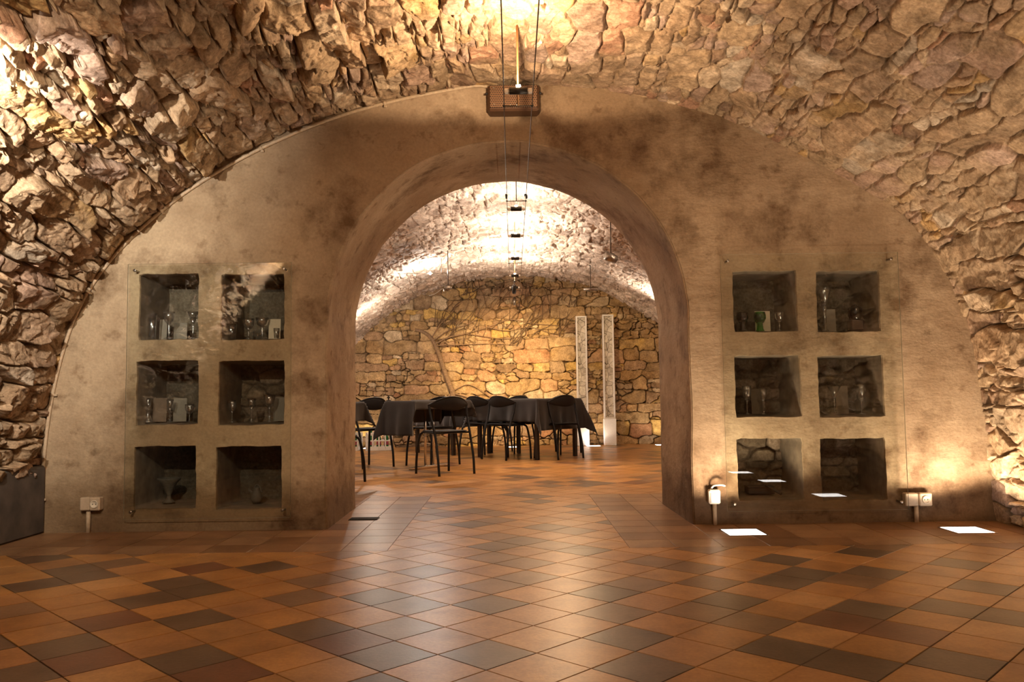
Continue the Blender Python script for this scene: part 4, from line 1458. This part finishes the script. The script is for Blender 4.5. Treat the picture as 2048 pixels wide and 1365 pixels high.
# ------------------------------------------------------------------ dry vine on the back wall
def vp(x, y, off=.0): p = at_y(x, y, BACK_Y - .07 - off); return (p[0], BACK_Y - .07 - off, p[2])


root = empty('dry_vine', (at_y(905, 890, 13.33)[0], 13.33, .45))
rl = Vector(root.location)
def loc_(pts): return [tuple(Vector(p) - rl) for p in pts]


m = MB()
tr = spline([vp(904, 800), vp(905, 785), vp(896, 762), vp(889, 742), (vp(880, 715)), vp(872, 695), vp(862, 676), vp(846, 664), vp(830, 660)], 6)
m.tube(loc_(tr), list(np.linspace(.046, .024, len(tr))), 9)
m.build('trunk', M_bark, root)
for P_, r0 in (([(905, 785), (893, 797), (872, 808)], .02), ([(905, 787), (925, 792), (950, 800), (975, 803)], .014), ([(904, 783), (902, 800), (896, 812)], .022), ([(907, 782), (935, 770), (965, 783), (985, 800)], .009)):
    m = MB(); s_ = spline([vp(*q, .0) for q in P_], 6); m.tube(loc_(s_), list(np.linspace(r0, r0 * .4, len(s_))), 7); m.build('root', M_bark, root)
br = [([(868, 690), (895, 676), (930, 668), (975, 655), (1020, 640), (1070, 648), (1120, 652)], .015), ([(975, 655), (1015, 662), (1060, 655), (1110, 668), (1150, 662)], .009), ([(866, 682), (900, 660), (945, 645), (985, 615), (1000, 585), (990, 565)], .010),
      ([(872, 692), (920, 690), (980, 688), (1030, 690)], .010), ([(930, 668), (960, 672), (1010, 678), (1050, 672)], .008), ([(862, 678), (880, 650), (905, 625), (925, 590), (945, 565)], .009),
      ([(895, 676), (915, 650), (935, 610), (940, 580), (955, 560)], .007), ([(1020, 640), (1045, 610), (1060, 580), (1085, 565)], .006), ([(1060, 645), (1090, 625), (1120, 600), (1140, 610)], .006)]
for P_, r0 in br:
    m = MB(); s_ = spline([vp(*q, rg.uniform(0, .02)) for q in P_], 6); m.tube(loc_(s_), list(np.linspace(r0, r0 * .35, len(s_))), 6); m.build('branch', M_bark, root)
m = MB()
for k in range(95):
    P_, r0 = br[rg.randrange(len(br))]
    q = P_[rg.randrange(1, len(P_))]
    x, y = q[0] + rg.uniform(-12, 12), q[1] + rg.uniform(-6, 6)
    a = rg.uniform(-1.9, -.5); L = rg.uniform(25, 75); pts = []
    for j in range(6):
        pts.append(vp(x, y, .01 + .02 * rg.random())); x += math.cos(a) * L / 5; y += math.sin(a) * L / 5; a += rg.uniform(-.35, .35)
        y = max(y, 560 + abs(x - 1030) * .28)
    s_ = spline(pts, 3); m.tube(loc_(s_), list(np.linspace(.0065, .003, len(s_))), 5)
tw = m.build('twigs', M_twig, root); tw['kind'] = 'stuff'
prop(root, 'dry leafless vine with thick trunk climbing the amber stone back wall', 'vine')


# ------------------------------------------------------------------ crates with bottles
def crate(cx0, cy0, rz, label):
    root = empty('bottle_crate', (cx0, cy0, 0), rz)
    w, d, h = .40, .30, .27
    m = MB(); m.box((0, 0, .012), (w, d, .02), .004); m.build('bottom', M_white, root)
    for (ax, sg) in ((0, -1), (0, 1), (1, -1), (1, 1)):
        m = MB(); L = w if ax == 0 else d - .02; off = (d if ax == 0 else w) / 2 - .006
        def bx(u, z, lw, lh):
            m.box((u, sg * off, z) if ax == 0 else (sg * off, u, z), (lw, .010, lh) if ax == 0 else (.010, lw, lh), .003)
        bx(0, .04, L, .05); bx(0, h - .02, L, .04); bx(0, .15, L, .018)
        nn = 5 if ax == 0 else 4
        for k in range(nn): bx(-L / 2 + .012 + (L - .024) * k / (nn - 1), h / 2, .022, h)
        m.build('side_panel', M_white, root)
    prop(root, label, 'crate', 'white bottle crates under the tables')
    return root


def bottle(x, y, mat, cap, label, z=.024):
    root = empty('bottle', (x, y, z))
    m = MB(); m.lathe([(.033, 0), (.035, .01), (.035, .15), (.030, .18), (.014, .215), (.012, .25), (.013, .262), (.009, .264)], 18); bd = m.build('body', mat, root)
    m = MB(); m.lathe([(.0145, .255), (.0145, .275), (.008, .277)], 12); m.build('cap', cap, root)
    m = MB(); m.lathe([(.0356, .06), (.0356, .12), (.0352, .121)], 18); m.build('label_band', M_pink if mat is M_greenb else M_card, bd)
    prop(root, label, 'bottle', 'bottles in the white crates')


crate(-2.03, 12.62, .12, 'white plastic bottle crate standing right, beneath chrome-legged table')
crate(-2.52, 12.66, -.05, 'white plastic bottle crate at left, half hidden by the left jamb')
for k, (bx_, by_) in enumerate([(-2.14, 12.55), (-2.03, 12.56), (-1.92, 12.58)]):
    bottle(bx_, by_, M_greenb, M_pink if k == 1 else M_greenb, ['green bottle at left in the right-hand white crate', 'pink-capped green bottle in the middle of right-hand white crate', 'green bottle at right in the right-hand white crate'][k])
for k, (bx_, by_) in enumerate([(-2.62, 12.60), (-2.50, 12.60), (-2.40, 12.60)]):
    bottle(bx_, by_, M_greenb if k != 1 else M_redglass, M_greenb, ['green bottle at left in the left-hand white crate', 'brown bottle in the middle of the left-hand white crate', 'green bottle at right in the left-hand white crate'][k])
